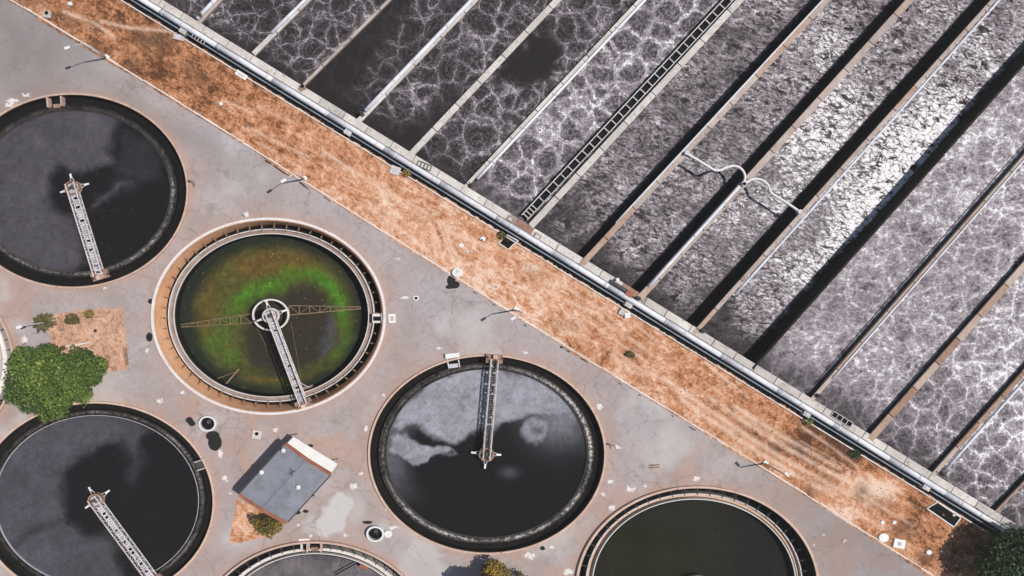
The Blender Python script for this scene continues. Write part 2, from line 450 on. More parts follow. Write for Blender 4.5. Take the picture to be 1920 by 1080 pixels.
def m_verge(bed=False):
    t = NT('dry_grass_soil' if not bed else 'orange_bed_soil'); p = t.pos()
    dry = t.attr('dry') if not bed else .72; burnt = t.attr('burnt'); track = t.attr('track')
    ps = t.scalevec(p, (1, 1, 1), math.radians(36)); ps = t.scalevec(t.warp(ps, .25, 2.2), (.38, 1.0, 1))
    a = t.noise(p, .35, 6, .68, .6); st = t.noise(ps, 1.5, 6, .7, .7); f = t.noise(p, 5.5, 5, .75)
    m = t.noise(p, 1.6, 4, .65, 1.2)
    k = t.math('ADD', t.math('ADD', t.math('MULTIPLY', a, .32), t.math('MULTIPLY', st, .31)), t.math('ADD', t.math('MULTIPLY', f, .09), t.math('MULTIPLY', m, .28)))
    k = t.math('ADD', k, t.math('MULTIPLY', t.math('SUBTRACT', dry, .5), .17))
    k = t.rng(k, .405, .61, 0.0, 1.0, False)
    c = t.ramp(k, [(.0, (.085, .036, .018)), (.2, (.21, .085, .035)), (.42, (.41, .178, .082)), (.64, (.535, .272, .155)), (.84, (.63, .38, .255)), (1.0, (.71, .52, .40))])
    bt = t.math('MULTIPLY', burnt, t.rng(st, .3, .6, .45, 1.0))
    c = t.mix(bt, c, t.mix(t.rng(f, .35, .65), (.07, .042, .025), (.2, .105, .06)))
    c = t.mix(t.math('MULTIPLY', track, t.rng(f, .3, .6, .65, 1.0)), c, (.74, .52, .39))
    t.bump(t.math('ADD', f, st), .8, .12)
    return t.fin(c, .95, 0, .2)
M['verge'] = m_verge(); M['bed'] = m_verge(True)

def m_dirt():
    t = NT('bare_pink_dirt'); p = t.pos()
    a = t.noise(p, .5, 6, .68, .5); f = t.noise(p, 4, 5, .7)
    k = t.math('ADD', t.math('MULTIPLY', a, .55), t.math('MULTIPLY', f, .45))
    c = t.ramp(k, [(.34, (.19, .105, .075)), (.46, (.42, .24, .165)), (.56, (.58, .35, .23)), (.68, (.62, .47, .35))])
    c = t.mix(t.math('MULTIPLY', t.rng(t.noise(p, 1.3, 5, .7, .6), .52, .62), .6), c, (.16, .095, .07))
    t.bump(f, .6, .08)
    return t.fin(c, .95, 0, .2)
M['dirt'] = m_dirt()

def m_roof():
    # corrugated sheet: ribs run down the slope, sheets differ a little
    t = NT('corrugated_grey_roof'); p = t.pos()
    q = t.scalevec(p, (1, 1, 1), math.radians(ROOF_A))
    sx = t.n('ShaderNodeSeparateXYZ'); t.l(q, sx.inputs[0])
    rib = t.math('SINE', t.math('MULTIPLY', sx.outputs[0], 2 * math.pi / .32))
    n = t.noise(p, .6, 5, .6)
    sheet = t.math('FRACT', t.math('MULTIPLY', t.math('FLOOR', t.math('MULTIPLY', sx.outputs[0], .45)), .377))
    c = t.mix(t.rng(n, .35, .65), (.15, .158, .185), (.2, .21, .24))
    c = t.mix(t.math('MULTIPLY', sheet, .35), c, (.3, .31, .345))
    c = t.mix(t.math('MULTIPLY', t.rng(rib, .4, 1), .15), c, (.07, .075, .09))
    c = t.mix(t.math('MULTIPLY', t.rng(t.noise(p, 1.0, 5, .7, .8), .54, .68), .55), c, (.13, .085, .065))
    t.bump(rib, .15, .04)
    return t.fin(c, .6, 0, .4)
ROOF_A = 34.0
M['roofgrey'] = m_roof()

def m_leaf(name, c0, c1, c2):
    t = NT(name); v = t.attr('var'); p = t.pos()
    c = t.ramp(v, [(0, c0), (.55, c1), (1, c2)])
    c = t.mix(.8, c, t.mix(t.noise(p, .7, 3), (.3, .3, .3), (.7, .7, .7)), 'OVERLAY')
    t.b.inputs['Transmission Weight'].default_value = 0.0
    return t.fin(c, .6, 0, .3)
M['leaf'] = m_leaf('tree_leaves', (.022, .042, .009), (.088, .15, .022), (.28, .30, .06))
M['leafdark'] = m_leaf('dark_leaves', (.007, .016, .004), (.02, .045, .007), (.06, .11, .014))
M['leafolive'] = m_leaf('olive_leaves', (.03, .028, .01), (.085, .075, .022), (.19, .145, .05))
M['leafyellow'] = m_leaf('yellowing_leaves', (.06, .055, .012), (.17, .135, .025), (.38, .22, .04))

SUN_E, SKY_E, EXPO, LIFT_DENSITY = 4.3, .08, 0.0, .00025
# ------------------------------------------------------------------ layout
AZ = (44.0, 8.0)                      # shadows fall towards -x, slightly -y
TANKS = {                              # centre px, outer radius px
    'T1': (137, 358, 218), 'T2': (504.5, 592.5, 219.5), 'T3': (913, 851, 223), 'T4': (180, 940, 224),
    'T5': (590, 1199, 222), 'T6': (1306, 1101, 228), 'T7': (-190, 682, 220)}

KERB = [(-420, -272), (20, 0), (200, 109), (480, 283), (600, 360), (960, 587), (1440, 883), (1750, 1080), (2150, 1334)]
def kerb_y(px):
    xs = [k[0] for k in KERB]; ys = [k[1] for k in KERB]
    return np.interp(px, xs, ys)
def front_y(px):                       # centre of the white pipe on the front wall
    return .6142 * (np.asarray(px, float) - 263.0)

# ------------------------------------------------------------------ pavement
STEP = .2
gx = np.arange(-300, 2160, STEP / S); gy = np.arange(-160, 1280, STEP / S)
PX, PY = np.meshgrid(gx, gy)
WX, WY = Gn(PX, PY)
keep = PY > kerb_y(PX) - 4
rust = np.zeros(PX.shape)
for nme, (cx, cy, r) in TANKS.items():
    q = np.hypot(PX - cx, (PY - cy) / OV)
    keep &= q > r - 3
    wob = 10 + 14 * fbm(WX * .35, WY * .35, 11)
    rust = np.maximum(rust, np.exp(-np.clip(q - r, 0, None) / wob) * (.35 + .6 * fbm(WX * .5, WY * .5, 5)))
rust = np.maximum(rust, .2 * sstep(620, 800, PY) * sstep(1000, 300, PX) * (.4 + fbm(WX * .2, WY * .2, 13)))
rust = np.maximum(rust, .75 * sstep(.54, .70, fbm(WX * .16, WY * .16, 21, 5)) * sstep(520, 800, PY + .25 * (600 - PX)))
for (cx, cy, r) in ((300, 120, 60), (650, 990, 60), (540, 820, 50), (1230, 875, 12), (470, 800, 60), (1470, 960, 60)):
    rust = np.maximum(rust, .55 * np.exp(-((PX - cx) ** 2 + (PY - cy) ** 2 * 1.4) / r ** 2) * fbm(WX * .6, WY * .6, 9) * 1.5)
tone = .62 * np.exp(-(((PX - 40) / 260) ** 2 + ((PY - 40) / 200) ** 2))
tone = np.maximum(tone, .40 * sstep(1330, 1560, PX) * sstep(840, 960, PY))
tone = np.maximum(tone, .36 * np.exp(-((line_d(PX, PY, [(200, 160), (470, 330)]) / 22) ** 2)))
tone = np.maximum(tone, .22 * np.exp(-((line_d(PX, PY, [(200, 60), (60, 190), (0, 240)]) / 14) ** 2)))
tone = tone * (.55 + .9 * fbm(WX * .25, WY * .25, 31))
for (cx, cy, rx, ry, a) in ((36, 82, 17, 12, .5), (425, 325, 7, 9, .55), (1545, 990, 16, 14, .5), (1580, 1010, 12, 8, .5), (1690, 1070, 14, 8, .5), (1235, 790, 12, 4, .4),
                            (1195, 765, 10, 4, .4), (620, 735, 6, 4, .4), (880, 570, 14, 8, .3), (990, 600, 14, 8, .35), (1195, 640, 14, 9, .3)):
    tone = np.maximum(tone, a * np.exp(-(((PX - cx) / rx) ** 2 + ((PY - cy) / ry) ** 2)) * (.4 + 1.1 * fbm(WX * 1.4, WY * 1.4, 41)))
WHITE = [(23, 190, 19, 8), (50, 178, 13, 6), (18, 198, 12, 6), (45, 637, 11, 9), (277, 658, 7, 8), (745, 485, 9, 4), (823, 653, 9, 4), (760, 558, 12, 4),
         (985, 661, 6, 4), (300, 752, 11, 7), (343, 737, 7, 7), (413, 850, 8, 12), (421, 898, 9, 9), (431, 925, 7, 4), (517, 806, 8, 6), (686, 803, 6, 8),
         (720, 741, 5, 5), (678, 888, 7, 6), (663, 912, 11, 9), (647, 1003, 10, 6), (741, 988, 9, 5), (583, 1005, 6, 5), (1125, 762, 9, 10), (1158, 838, 10, 7),
         (1145, 903, 10, 5), (1132, 927, 7, 6), (1182, 917, 13, 9), (1210, 911, 6, 4), (1147, 953, 11, 9), (1307, 898, 11, 7), (993, 1042, 17, 8), (1035, 1026, 9, 5),
         (1527, 1022, 5, 3), (1065, 1073, 16, 9), (1583, 1014, 4, 4), (725, 955, 5, 4), (1545, 1003, 5, 3), (198, 540, 7, 4), (560, 985, 6, 4), (600, 860, 5, 4),
         (735, 990, 8, 6), (410, 745, 5, 3), (1480, 905, 4, 3)]
paint = np.zeros(PX.shape)
for (cx, cy, rx, ry) in WHITE:
    paint = np.maximum(paint, np.exp(-(((PX - cx) / (rx * 1.05)) ** 2 + ((PY - cy) / (ry * 1.05)) ** 2)) * .68)
DARK_MARKS = [(399, 817, 13, 9), (403, 830, 13, 15), (355, 788, 7, 6), (360, 794, 7, 5), (282, 565, 5, 5), (280, 632, 6, 9), (846, 526, 8, 10), (852, 534, 10, 7), (843, 538, 8, 4), (689, 979, 10, 3),
       (1017, 1028, 5, 4), (582, 836, 6, 3), (577, 839, 4, 3), (585, 928, 5, 3), (573, 959, 6, 3), (558, 961, 6, 4)]  # dark blots on the pavement
dark_marks = np.zeros(PX.shape)
for (cx, cy, rx, ry) in DARK_MARKS:
    dark_marks = np.maximum(dark_marks, np.clip(1.35 - .85 * (((PX - cx) / rx) ** 2 + ((PY - cy) / ry) ** 2), 0, 1))
for i in range(26):                    # dark dashes along the kerb
    kx = rnd.choice([rnd.uniform(880, 1060), rnd.uniform(985, 1300), rnd.uniform(500, 620)])
    ky = kerb_y(kx) + rnd.uniform(5, 9)
    L = rnd.uniform(2, 7)
    d = line_d(PX[:, :], PY[:, :], [(kx - L, ky - L * .62), (kx + L, ky + L * .62)])
    dark_marks = np.maximum(dark_marks, np.clip(1 - d / rnd.uniform(2.5, 4.0), 0, 1) * .75)
light = np.zeros(PX.shape)
for poly, a in (([(590, 1000), (598, 965), (618, 945), (632, 925), (655, 925), (665, 945), (650, 965), (640, 1000), (615, 1010)], .95),
                ([(762, 1035), (775, 1012), (810, 1018), (838, 1040), (820, 1062), (785, 1058)], .55),
                ([(560, 980), (590, 965), (600, 1003), (570, 1005)], .45)):
    light = np.maximum(light, a * sstep(-3, 5, poly_sd(PX + 9 * (fbm(WX * .8, WY * .8, 61) - .5) * 2, PY + 9 * (fbm(WX * .8, WY * .8, 67) - .5) * 2, poly)))
light = np.maximum(light, .5 * sstep(.55, .7, fbm(WX * .12 + 3, WY * .12, 77)))
o = grid_mesh('pavement', WX, WY, .015 * (fbm(WX * .3, WY * .3, 3) - .5), keep, dict(tone=tone, rust=np.clip(rust, 0, .62), paint=paint, dark_marks=dark_marks, light=light), M['pave'])
tag(o, 'pale cracked concrete pavement round the oval tanks', 'pavement', None, 'structure')

# land beyond the plant: one frame-shaped sheet to the horizon
x0, x1 = (-298 - NX) * S, (2158 - NX) * S; y0, y1 = -(1278 - NY) * S, -(-200 - NY) * S
B = 2900.0
me = MB()
for a, b, c, d in ((-B, -B, B, y0), (-B, y1, B, B), (-B, y0, x0, y1), (x1, y0, B, y1)):
    me.add([(a, b, -.05), (c, b, -.05), (c, d, -.05), (a, d, -.05)], [(0, 1, 2, 3)])
me.add([(x0 - 1, y0 - 1, -4.2), (x1 + 1, y0 - 1, -4.2), (x1 + 1, y1 + 1, -4.2), (x0 - 1, y1 + 1, -4.2)], [(0, 1, 2, 3)])
solo('ground', me, M['dirt'], 'bare dusty land spreading beyond the plant', 'ground', (0, 0, 0), kind='structure')

# ------------------------------------------------------------------ dry verge between kerb and basin
us = np.arange(-330, 2170, STEP / S * .86); ts = np.linspace(-.02, 1.0, 75)
U, T = np.meshgrid(us, ts)
ky = kerb_y(U); fy = front_y(U) + 17
spill = 2.5 * sstep(.52, .72, fbm(U * .03, U * 0 + 3.3, 55, 4)) * (1 - T) ** 12
VPY = ky + spill + (fy - ky) * T
VX, VY = Gn(U, VPY)
nz = fbm(VX * .5, VY * .5, 91)
dry = np.full(U.shape, .5)
dry += .40 * np.exp(-((U - 900) / 420) ** 2) * (1 - .5 * T) - .22 * np.exp(-((U - 1700) / 260) ** 2 * 1.2) * T - .28 * np.exp(-((U - 300) / 260) ** 2)
dry += .8 * np.exp(-(((U - 1640) / 60) ** 2 + ((VPY - 915) / 28) ** 2)) + .5 * np.exp(-(((U - 1590) / 55) ** 2 + ((VPY - 965) / 28) ** 2))
dry -= .7 * np.exp(-(((U - 1560) / 90) ** 2 + ((VPY - 830) / 30) ** 2))
dry -= .5 * np.exp(-(((U - 1120) / 60) ** 2 + ((VPY - 650) / 30) ** 2)) * nz
burnt = np.zeros(U.shape)
for (cx, cy, rx, ry, a) in ((285, 75, 42, 20, .8), (130, 40, 30, 22, .6), (355, 130, 22, 14, .6), (375, 150, 24, 14, .55), (250, 120, 26, 16, .5), (60, -10, 40, 25, .7),
                            (1615, 925, 14, 18, .95), (1550, 900, 20, 14, .6), (1690, 990, 22, 16, .9), (1710, 1003, 18, 6, .8), (1740, 1045, 22, 12, .7), (1650, 945, 24, 14, .6),
                            (1180, 662, 14, 12, .8), (1512, 790, 18, 12, .8), (1600, 850, 16, 10, .8), (1450, 840, 40, 12, .4), (1000, 510, 30, 14, .3), (1520, 920, 22, 10, .6), (1790, 1060, 30, 12, .5),
                            (800, 400, 30, 12, .25), (560, 220, 40, 10, .3), (630, 300, 40, 9, .3), (180, 95, 30, 18, .5), (1390, 800, 40, 14, .35), (1060, 610, 40, 14, .35)):
    burnt = np.maximum(burnt, a * np.exp(-(((U - cx) / rx) ** 2 + ((VPY - cy) / ry) ** 2)))
track = np.zeros(U.shape)
for off, x_a, x_b in ((.22, 1280, 1560), (.34, 1240, 1580), (.50, 1330, 1600), (.62, 1380, 1575)):
    xx = np.linspace(x_a, x_b, 12)
    line = [(x, float(kerb_y(x) + (front_y(x) + 17 - kerb_y(x)) * (off + .05 * math.sin(x * .012)))) for x in xx]
    track = np.maximum(track, .8 * np.exp(-(line_d(U, VPY, line) / 5) ** 2))
for line in ([(806, 415), (815, 450), (817, 490)], [(822, 412), (835, 450), (852, 495)], [(832, 420), (848, 465), (868, 500)], [(812, 425), (826, 470), (836, 500)],
             [(1565, 925), (1580, 905), (1592, 885)], [(1585, 930), (1600, 905), (1610, 895)], [(190, 40), (240, 52), (330, 60)], [(120, 22), (180, 45), (215, 70)], [(600, 280), (700, 345), (800, 400)]):
    track = np.maximum(track, .75 * np.exp(-(line_d(U, VPY, line) / 3.6) ** 2))
for i in range(46):
    cx_ = rnd.uniform(420, 1780); tt = rnd.uniform(.12, .9); L_ = rnd.uniform(18, 70); cy_ = float(kerb_y(cx_) + (front_y(cx_) + 17 - kerb_y(cx_)) * tt); sl_ = .62 + rnd.uniform(-.22, .22)
    track = np.maximum(track, rnd.uniform(.3, .75) * np.exp(-(line_d(U, VPY, [(cx_ - L_, cy_ - L_ * sl_), (cx_, cy_ + rnd.uniform(-2, 2)), (cx_ + L_, cy_ + L_ * sl_)]) / rnd.uniform(1.5, 4.5)) ** 2))
track *= .35 + fbm(VX * .9, VY * .9, 97)
edge = sstep(0, .06, T) * (1 - sstep(.94, 1.0, T))
VZ = .06 + edge * (.12 * (fbm(VX * 1.1, VY * 1.1, 93) - .35) + .08 * (vnoise(VX * 4, VY * 4, 95) - .5))
o = grid_mesh('verge', VX, VY, VZ, None, dict(dry=np.clip(dry, 0, 1.3), burnt=burnt, track=np.clip(track, 0, 1)), M['verge'])
tag(o, 'strip of orange dry grass and bare soil between the kerb and the foaming basin', 'verge', None, 'structure')

# loose tufts of dead grass on the verge (uncountable)
mb = MB()
for i in range(5200):
    px = rnd.uniform(-100, 1990); t = rnd.random()
    py = float(kerb_y(px) + (front_y(px) + 14 - kerb_y(px)) * (.05 + .9 * t))
    if vnoise(px * .02, py * .03, 5) < .42: continue
    g = G(px, py); h = rnd.uniform(.08, .3); w = rnd.uniform(.06, .2)
    for k in range(3):
        a = rnd.uniform(0, 6.283)
        dx, dy = math.cos(a) * w, math.sin(a) * w
        ox, oy = rnd.uniform(-.25, .25), rnd.uniform(-.25, .25)
        mb.add([(g.x + ox - dy * .3, g.y + oy + dx * .3, .03), (g.x + ox + dy * .3, g.y + oy - dx * .3, .03), (g.x + ox + dx, g.y + oy + dy, .06 + h)], [(0, 1, 2)])
tg = NT('straw'); v_ = tg.attr('var')
M['straw'] = tg.fin(tg.ramp(v_, [(0, (.17, .085, .04)), (.5, (.42, .235, .12)), (1, (.62, .42, .26))]), .9, 0, .2)
solo('dry_grass', mb, M['straw'], 'dead straw-coloured grass tufts scattered over the orange strip', 'grass', (0, 0, 0), kind='stuff')

# kerb
mb = MB()
for (ax, ay), (bx, by) in zip(KERB[:-1], KERB[1:]):
    a = G(ax, ay - 1); b = G(bx, by - 1); n = max(1, int((b - a).length / 2.0))
    for i in range(n):
        p = a.lerp(b, i / n); q = a.lerp(b, (i + 1) / n - .02 / n)
        j_ = rnd.uniform(-.04, .04); mb.beam((p.x + j_, p.y + j_, -.05), (q.x + j_, q.y + j_, -.05), rnd.uniform(.15, .22), rnd.uniform(.33, .42))
o = solo('kerb', mb, M['palekerb'], 'thin pale concrete kerb between the pavement and the orange verge', 'kerb', (0, 0, 0), kind='structure')

# bare beds let into the pavement
for poly, lab in (([(92, 592), (120, 586), (170, 581), (228, 576), (233, 610), (241, 660), (240, 690), (205, 700), (165, 704), (120, 700), (95, 660)], 'pinkish bare soil bed beside the big bushy tree'),
                  ([(446, 934), (478, 952), (530, 985), (512, 1003), (475, 1012), (448, 1018), (430, 1018), (436, 985)], 'orange dry soil bed along the lower edge of the grey roofed hut')):
    ctr = sum((G(*p) for p in poly), Vector()) / len(poly)
    mb = MB(); n = len(poly); pts = []
    for i in range(n):
        a = G(*poly[i]); b = G(*poly[(i + 1) % n]); m = max(2, int((b - a).length / .5))
        for k in range(m):
            p = a.lerp(b, k / m); j = .12 * (vnoise(p.x * 2.1, p.y * 2.1, 3) - .5)
            pts.append((p.x + (p.x - ctr.x) * j, p.y + (p.y - ctr.y) * j))
    mb.prism(pts, -.03, .05)
    solo('soil_bed', mb, M['dirt'] if 'pink' in lab else M['bed'], lab, 'soil', (ctr.x, ctr.y, 0), kind='structure')

# ------------------------------------------------------------------ aeration basin
ZT = 1.0                                # top of the basin walls
WALLS = [  # near px, far px (on the wall top), width px, top material, pipe: (offset px, dia px, t0, t1) + = right
    ((371, 42), (411, 0), 9, 'tan', [(-4.5, 8, -.1, 1)]),
    ((477, 99), (577, 0), 9, 'coping', [(-3.0, 6, .3, 1)]),
    ((566, 162), (730, 0), 5, 'tan', []),
    ((677, 222), (890, 0), 10, 'coping', [(-3.5, 8, .03, 1)]),
    ((771, 289), (1045, 0), 11.5, 'coping', []),
    ((876, 346), (1200, 0), 6.5, 'coping', [(6.6, 5.6, .03, 1)]),
    ((1003, 416), (1388, 0), 12, 'coping', []),
    ((1100, 486), (1551, 0), 10.5, 'tan', [(-6.4, 3.0, .12, 1)]),
    ((1199, 560), (1706, 0), 12, 'tan', [(-3.0, 6.0, .03, .385)]),
    ((1313, 613), (1863, 0), 7.5, 'tan', [(7.4, 4.5, .10, 1)]),
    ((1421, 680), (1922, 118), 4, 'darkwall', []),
    ((1530, 741), (1925, 290), 7, 'tan', [(-6.0, 2.2, .02, 1), (2.5, 3.4, .06, 1)]),
    ((1637, 818), (1922, 497), 12, 'orangewall', []),
    ((1752, 888), (1922, 697), 7.5, 'orangewall', [(9.0, 5.2, .06, 1)]),
    ((1867, 960), (1925, 900), 3, 'tan', []),
]
WLAB = [
    'leftmost short dividing wall at the top edge, white pipe beside tan coping',
    'dividing wall second from the left, pale coping with a white pipe on its far part',
    'narrow dividing wall with pinkish scum along its left side and no pipe',
    'dividing wall carrying a thick white pipe, between two nearly black water lanes',
    'plain wide pale dividing wall without pipe, second wall left of the ladder channel',
    'dividing wall with a white pipe on its right side, next lane left of the ladder',
    'pale dividing wall along the right side of the long black ladder channel',
    'tan dividing wall with a thin pale pipe, next wall right of the ladder channel',
    'tan dividing wall where the two curved white pipes meet, thick pipe below them',
    'narrow tan dividing wall with thin white pipe, left of the brightest white foam',
    'thin dark dividing wall along the widest black shadow, right of the brightest foam',
    'dividing wall with white strip and a thin dark pipe line, between two mauve foam lanes',
    'wide orange-brown dividing wall without pipe in the right part of the basin',
    'orange-brown dividing wall with a white pipe on its right side, lower right',
    'last thin pale dividing wall at the lower right corner of the basin',
]
def ext(a, b, t):
    return (a[0] + (b[0] - a[0]) * t, a[1] + (b[1] - a[1]) * t)
FAR = []
for (n_, f_, *_r) in WALLS:
    # carry every wall on to a common far edge well outside the frame
    t = min((n_[1] + 200) / (n_[1] - f_[1]), (2150 - n_[0]) / (f_[0] - n_[0]))
    FAR.append(ext(n_, f_, t))
GRP = 'dividing walls of the foaming basin'
for i, (n_, f_, w, mat, pipes) in enumerate(WALLS):
    near = ext(n_, f_, -.02)
    a = G(*near, ZT); b = G(*FAR[i], ZT)
    d = (b - a).normalized(); L = (b - a).length; side = Vector((d.y, -d.x, 0))     # + = right / lower right
    root = thing('dividing_wall', WLAB[i], 'wall', (a.x, a.y, 0), GRP)
    wm = w * S
    mb = MB(); mb.beam((a.x, a.y, -1.3), (b.x, b.y, -1.3), wm * .8, 4.2)
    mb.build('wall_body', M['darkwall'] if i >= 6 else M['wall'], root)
    mb = MB(); s0 = 0.0
    while s0 < L:
        sl = rnd.uniform(4.2, 5.6)
        p = a + d * s0; q = a + d * min(L, s0 + sl - .12)
        mb.beam((p.x, p.y, ZT - .1), (q.x, q.y, ZT - .1), wm, .22)
        s0 += sl
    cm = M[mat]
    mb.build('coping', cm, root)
    for (off, dia, t0, t1) in pipes:
        l0 = L * .02 + (Vector(G(*f_, ZT)) - a).length * max(t0, -.03); l1 = L if t1 >= 1 else (Vector(G(*f_, ZT)) - a).length * t1
        r = dia * S / 2; o_ = side * off * S
        mb = MB(); pts = []
        m = max(2, int((l1 - l0) / 3))
        for k in range(m + 1):
            p = a + d * (l0 + (l1 - l0) * k / m) + o_
            pts.append((p.x, p.y, ZT + r * .6))
        mb.tube(pts, r, 10)
        pm = M['whitepipe'] if dia > 2.5 else M['dimdark']
        pp = mb.build('air_pipe', pm, root, True)
        if dia > 3:
            mb = MB()
            for k in range(1, m, 2):
                p = a + d * (l0 + (l1 - l0) * k / m)
                mb.beam((p.x, p.y, ZT + .03), tuple(Vector((p.x, p.y, ZT + .03)) + o_ * 1.4), .14, .16)
                c = p + o_
                mb.tube([(c.x - d.x * .08, c.y - d.y * .08, ZT + r * .6), (c.x + d.x * .08, c.y + d.y * .08, ZT + r * .6)], r * 1.14, 10)
            mb.build('pipe_clamp', M['galv'], pp)
    if i in (0, 3, 5, 8, 9, 11, 13):    # valve where the air pipe leaves the header
        mb = MB(); p = a + d * 1.0 + side * (pipes[-1][0] * S)
        mb.cyl((p.x, p.y), .28, ZT, ZT + .5, 12); mb.beam((p.x - side.x * .55, p.y - side.y * .55, ZT + .62), (p.x + side.x * .55, p.y + side.y * .55, ZT + .62), .12, .12)
        mb.build('valve', M['dimdark'], root)

# water lanes
def lane_attrs(i, PXl, PYl, uu, vv):
    X, Y = Gn(PXl, PYl)
    n = fbm(X * .22, Y * .22, 200 + i, 4)
    one = np.ones(PXl.shape); glare_w = one * 0; mau = one * 0; spk = one * 0
    if i < 6:
        j = max(i, 0)
        veil = one * (.40, .48, .32, .46, .68, .92)[j]; vein = one * (1.0, 1.0, .6, .9, .95, .75)[j]
        if i == 1: mau = .55 * sstep(.86, .97, vv + .12 * (n - .5)) * sstep(.5, .2, abs(uu - .35))
        if i == 5: mau = one * .28
        if i == 2:
            k = sstep(.30, .55, vv + .5 * (n - .5)) * sstep(.0, .12, uu); veil = veil * (.25 + k); vein = vein * (.22 + k)
        if i == 3:
            k = sstep(250, 170, PYl + .35 * (PXl - 760)); veil = veil * (.28 + k); vein = vein * (.03 + k)
            veil += .75 * np.exp(-((PXl - 772) ** 2 + (PYl - 192) ** 2) / 30 ** 2)
        if i == 4:
            k = poly_sd(PXl, PYl, [(945, 110), (1000, 55), (1045, 60), (1062, 95), (1035, 140), (985, 150), (940, 140)])
            kk = 1 - sstep(-14, 8, k + 60 * (fbm(X * .55, Y * .55, 7, 5) - .5)); veil = veil * (.05 + .95 * kk); vein = vein * (.02 + .98 * kk)
        veil = veil * (.55 + .9 * n); vein = vein * (.7 + .5 * n)
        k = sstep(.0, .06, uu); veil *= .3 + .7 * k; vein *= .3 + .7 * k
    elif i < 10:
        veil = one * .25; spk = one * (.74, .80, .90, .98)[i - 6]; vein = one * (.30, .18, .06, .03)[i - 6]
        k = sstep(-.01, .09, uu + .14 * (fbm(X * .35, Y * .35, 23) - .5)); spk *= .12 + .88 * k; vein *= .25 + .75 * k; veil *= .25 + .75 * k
        gl = np.exp(-((PXl - 1740) ** 2 / 165 ** 2 + (PYl - 345) ** 2 / 185 ** 2))  # sun glare painted in as whiter foam
        gl2 = np.exp(-((PXl - 1590) ** 2 / 110 ** 2 + (PYl - 250) ** 2 / 150 ** 2))
        gl3 = np.exp(-((PXl - 1555) ** 2 / 60 ** 2 + (PYl - 85) ** 2 / 60 ** 2))
        glare_w = {6: one * 0, 7: .10 * gl2 + .2 * gl3, 8: .48 * gl2, 9: 1.1 * gl}[i]
        if i == 9: glare_w = glare_w * (.42 + .75 * sstep(.15, .9, vv)) + .5 * np.exp(-((vv - .86) / .12) ** 2) * np.exp(-((PYl - 400) / 130) ** 2)
        spk = spk * (.72 + .55 * n)
        if i == 6: spk = spk * (.7 + .5 * sstep(.3, .7, fbm(X * .3, Y * .3, 29)))
        rim = sstep(.0, .09, vv + .14 * (fbm(X * .9, Y * .9, 17) - .5)); spk *= .2 + .8 * rim; glare_w = glare_w * (.3 + .7 * rim)
        if i < 9: spk *= 1 - .85 * sstep(.84, .91, vv + .04 * (n - .5)); glare_w = glare_w * (1 - sstep(.82, .9, vv)); veil *= 1 - .85 * sstep(.84, .91, vv)  # foam darkened by the right wall, painting in its shade
        if i == 9: r2 = 1 - sstep(.88, .97, vv + .16 * (fbm(X * .6, Y * .6, 19) - .5) - .08 * gl); spk *= .06 + .94 * r2; glare_w = glare_w * r2  # painted shade strip beside the dark wall
    else:
        j = min(i - 10, 4)
        mau = one * (1.04, 1.06, .92, .78, .3)[j]; vein = one * (.42, .42, .70, .85, .6)[j]; veil = one * (.2, .2, .4, .6, .6)[j]
        hi = np.exp(-((PXl - 1850) ** 2 + (PYl - 280) ** 2) / 180 ** 2)
        mau = mau + .18 * hi
        vein = vein * (1.0 + .5 * sstep(560, 800, PYl))
        k = sstep(.0, .08, uu + .06 * (n - .5)); mau *= .35 + .65 * k; vein *= .5 + .5 * k
        mau = mau * (.82 + .36 * n)
        if j in (2, 3): mau = mau * (.72 + .5 * sstep(.1, .45, uu + .3 * (n - .5)))
    return dict(veil=np.clip(veil, 0, 1.4), vein=np.clip(vein, 0, 1.3), speckle=spk, white=np.clip(glare_w, 0, 1.2), mauve=mau)

LZ = {-1: .3, 0: .3, 1: .35, 2: .3, 3: .3, 4: .35, 5: .4, 6: -1.5, 7: -1.6, 8: -1.7, 9: -1.7, 10: .15, 11: .15, 12: .2, 13: .2, 14: .2}
lines = [(ext(n_, f_, 0.0), FAR[i]) for i, (n_, f_, *_r) in enumerate(WALLS)]
lines = [((278, -18), (278 + 60, -80))] + lines + [((1985, 1032), (2075, 940))]
lines[0] = ((262, -24), (300, -64))
LLAB = ['foam-veined black water in the clipped lane at the top left edge', 'black water with white foam veins in the leftmost full lane', 'black water laced with white foam, pink scum at its right wall',
        'nearly black lane with few foam veins, below the thick white pipe', 'lane with a black clear patch and swirl near its front end', 'veined lane with one large black clear patch further up',
        'greyish veined lane left of the black ladder channel', 'grey torn foam lane right of the ladder channel', 'speckled grey foam lane crossed by the left curved pipe', 'speckled pale foam lane crossed by the right curved pipe',
        'brightest lane of cracked foam with sun glare painted white', 'wide mauve grey foam lane right of the thickest black shadow', 'mauve grey foam lane with white folds', 'mauve foam lane with many white veins beyond the orange-brown wall',
        'dark lane laced with bold white foam veins near the lower right', 'dark lane cut off by the lower right edge']
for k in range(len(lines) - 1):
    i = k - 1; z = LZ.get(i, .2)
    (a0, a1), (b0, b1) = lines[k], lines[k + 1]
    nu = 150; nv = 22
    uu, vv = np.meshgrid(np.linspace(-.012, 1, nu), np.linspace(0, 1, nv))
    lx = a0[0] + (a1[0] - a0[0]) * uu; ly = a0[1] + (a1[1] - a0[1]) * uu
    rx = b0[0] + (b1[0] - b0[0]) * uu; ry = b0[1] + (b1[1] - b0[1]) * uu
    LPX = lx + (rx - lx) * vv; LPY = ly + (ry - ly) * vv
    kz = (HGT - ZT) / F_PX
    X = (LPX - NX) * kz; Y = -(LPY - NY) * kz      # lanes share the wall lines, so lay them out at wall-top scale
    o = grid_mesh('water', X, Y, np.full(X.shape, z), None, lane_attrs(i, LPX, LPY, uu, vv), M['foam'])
    tag(o, LLAB[k], 'water', None, 'structure')

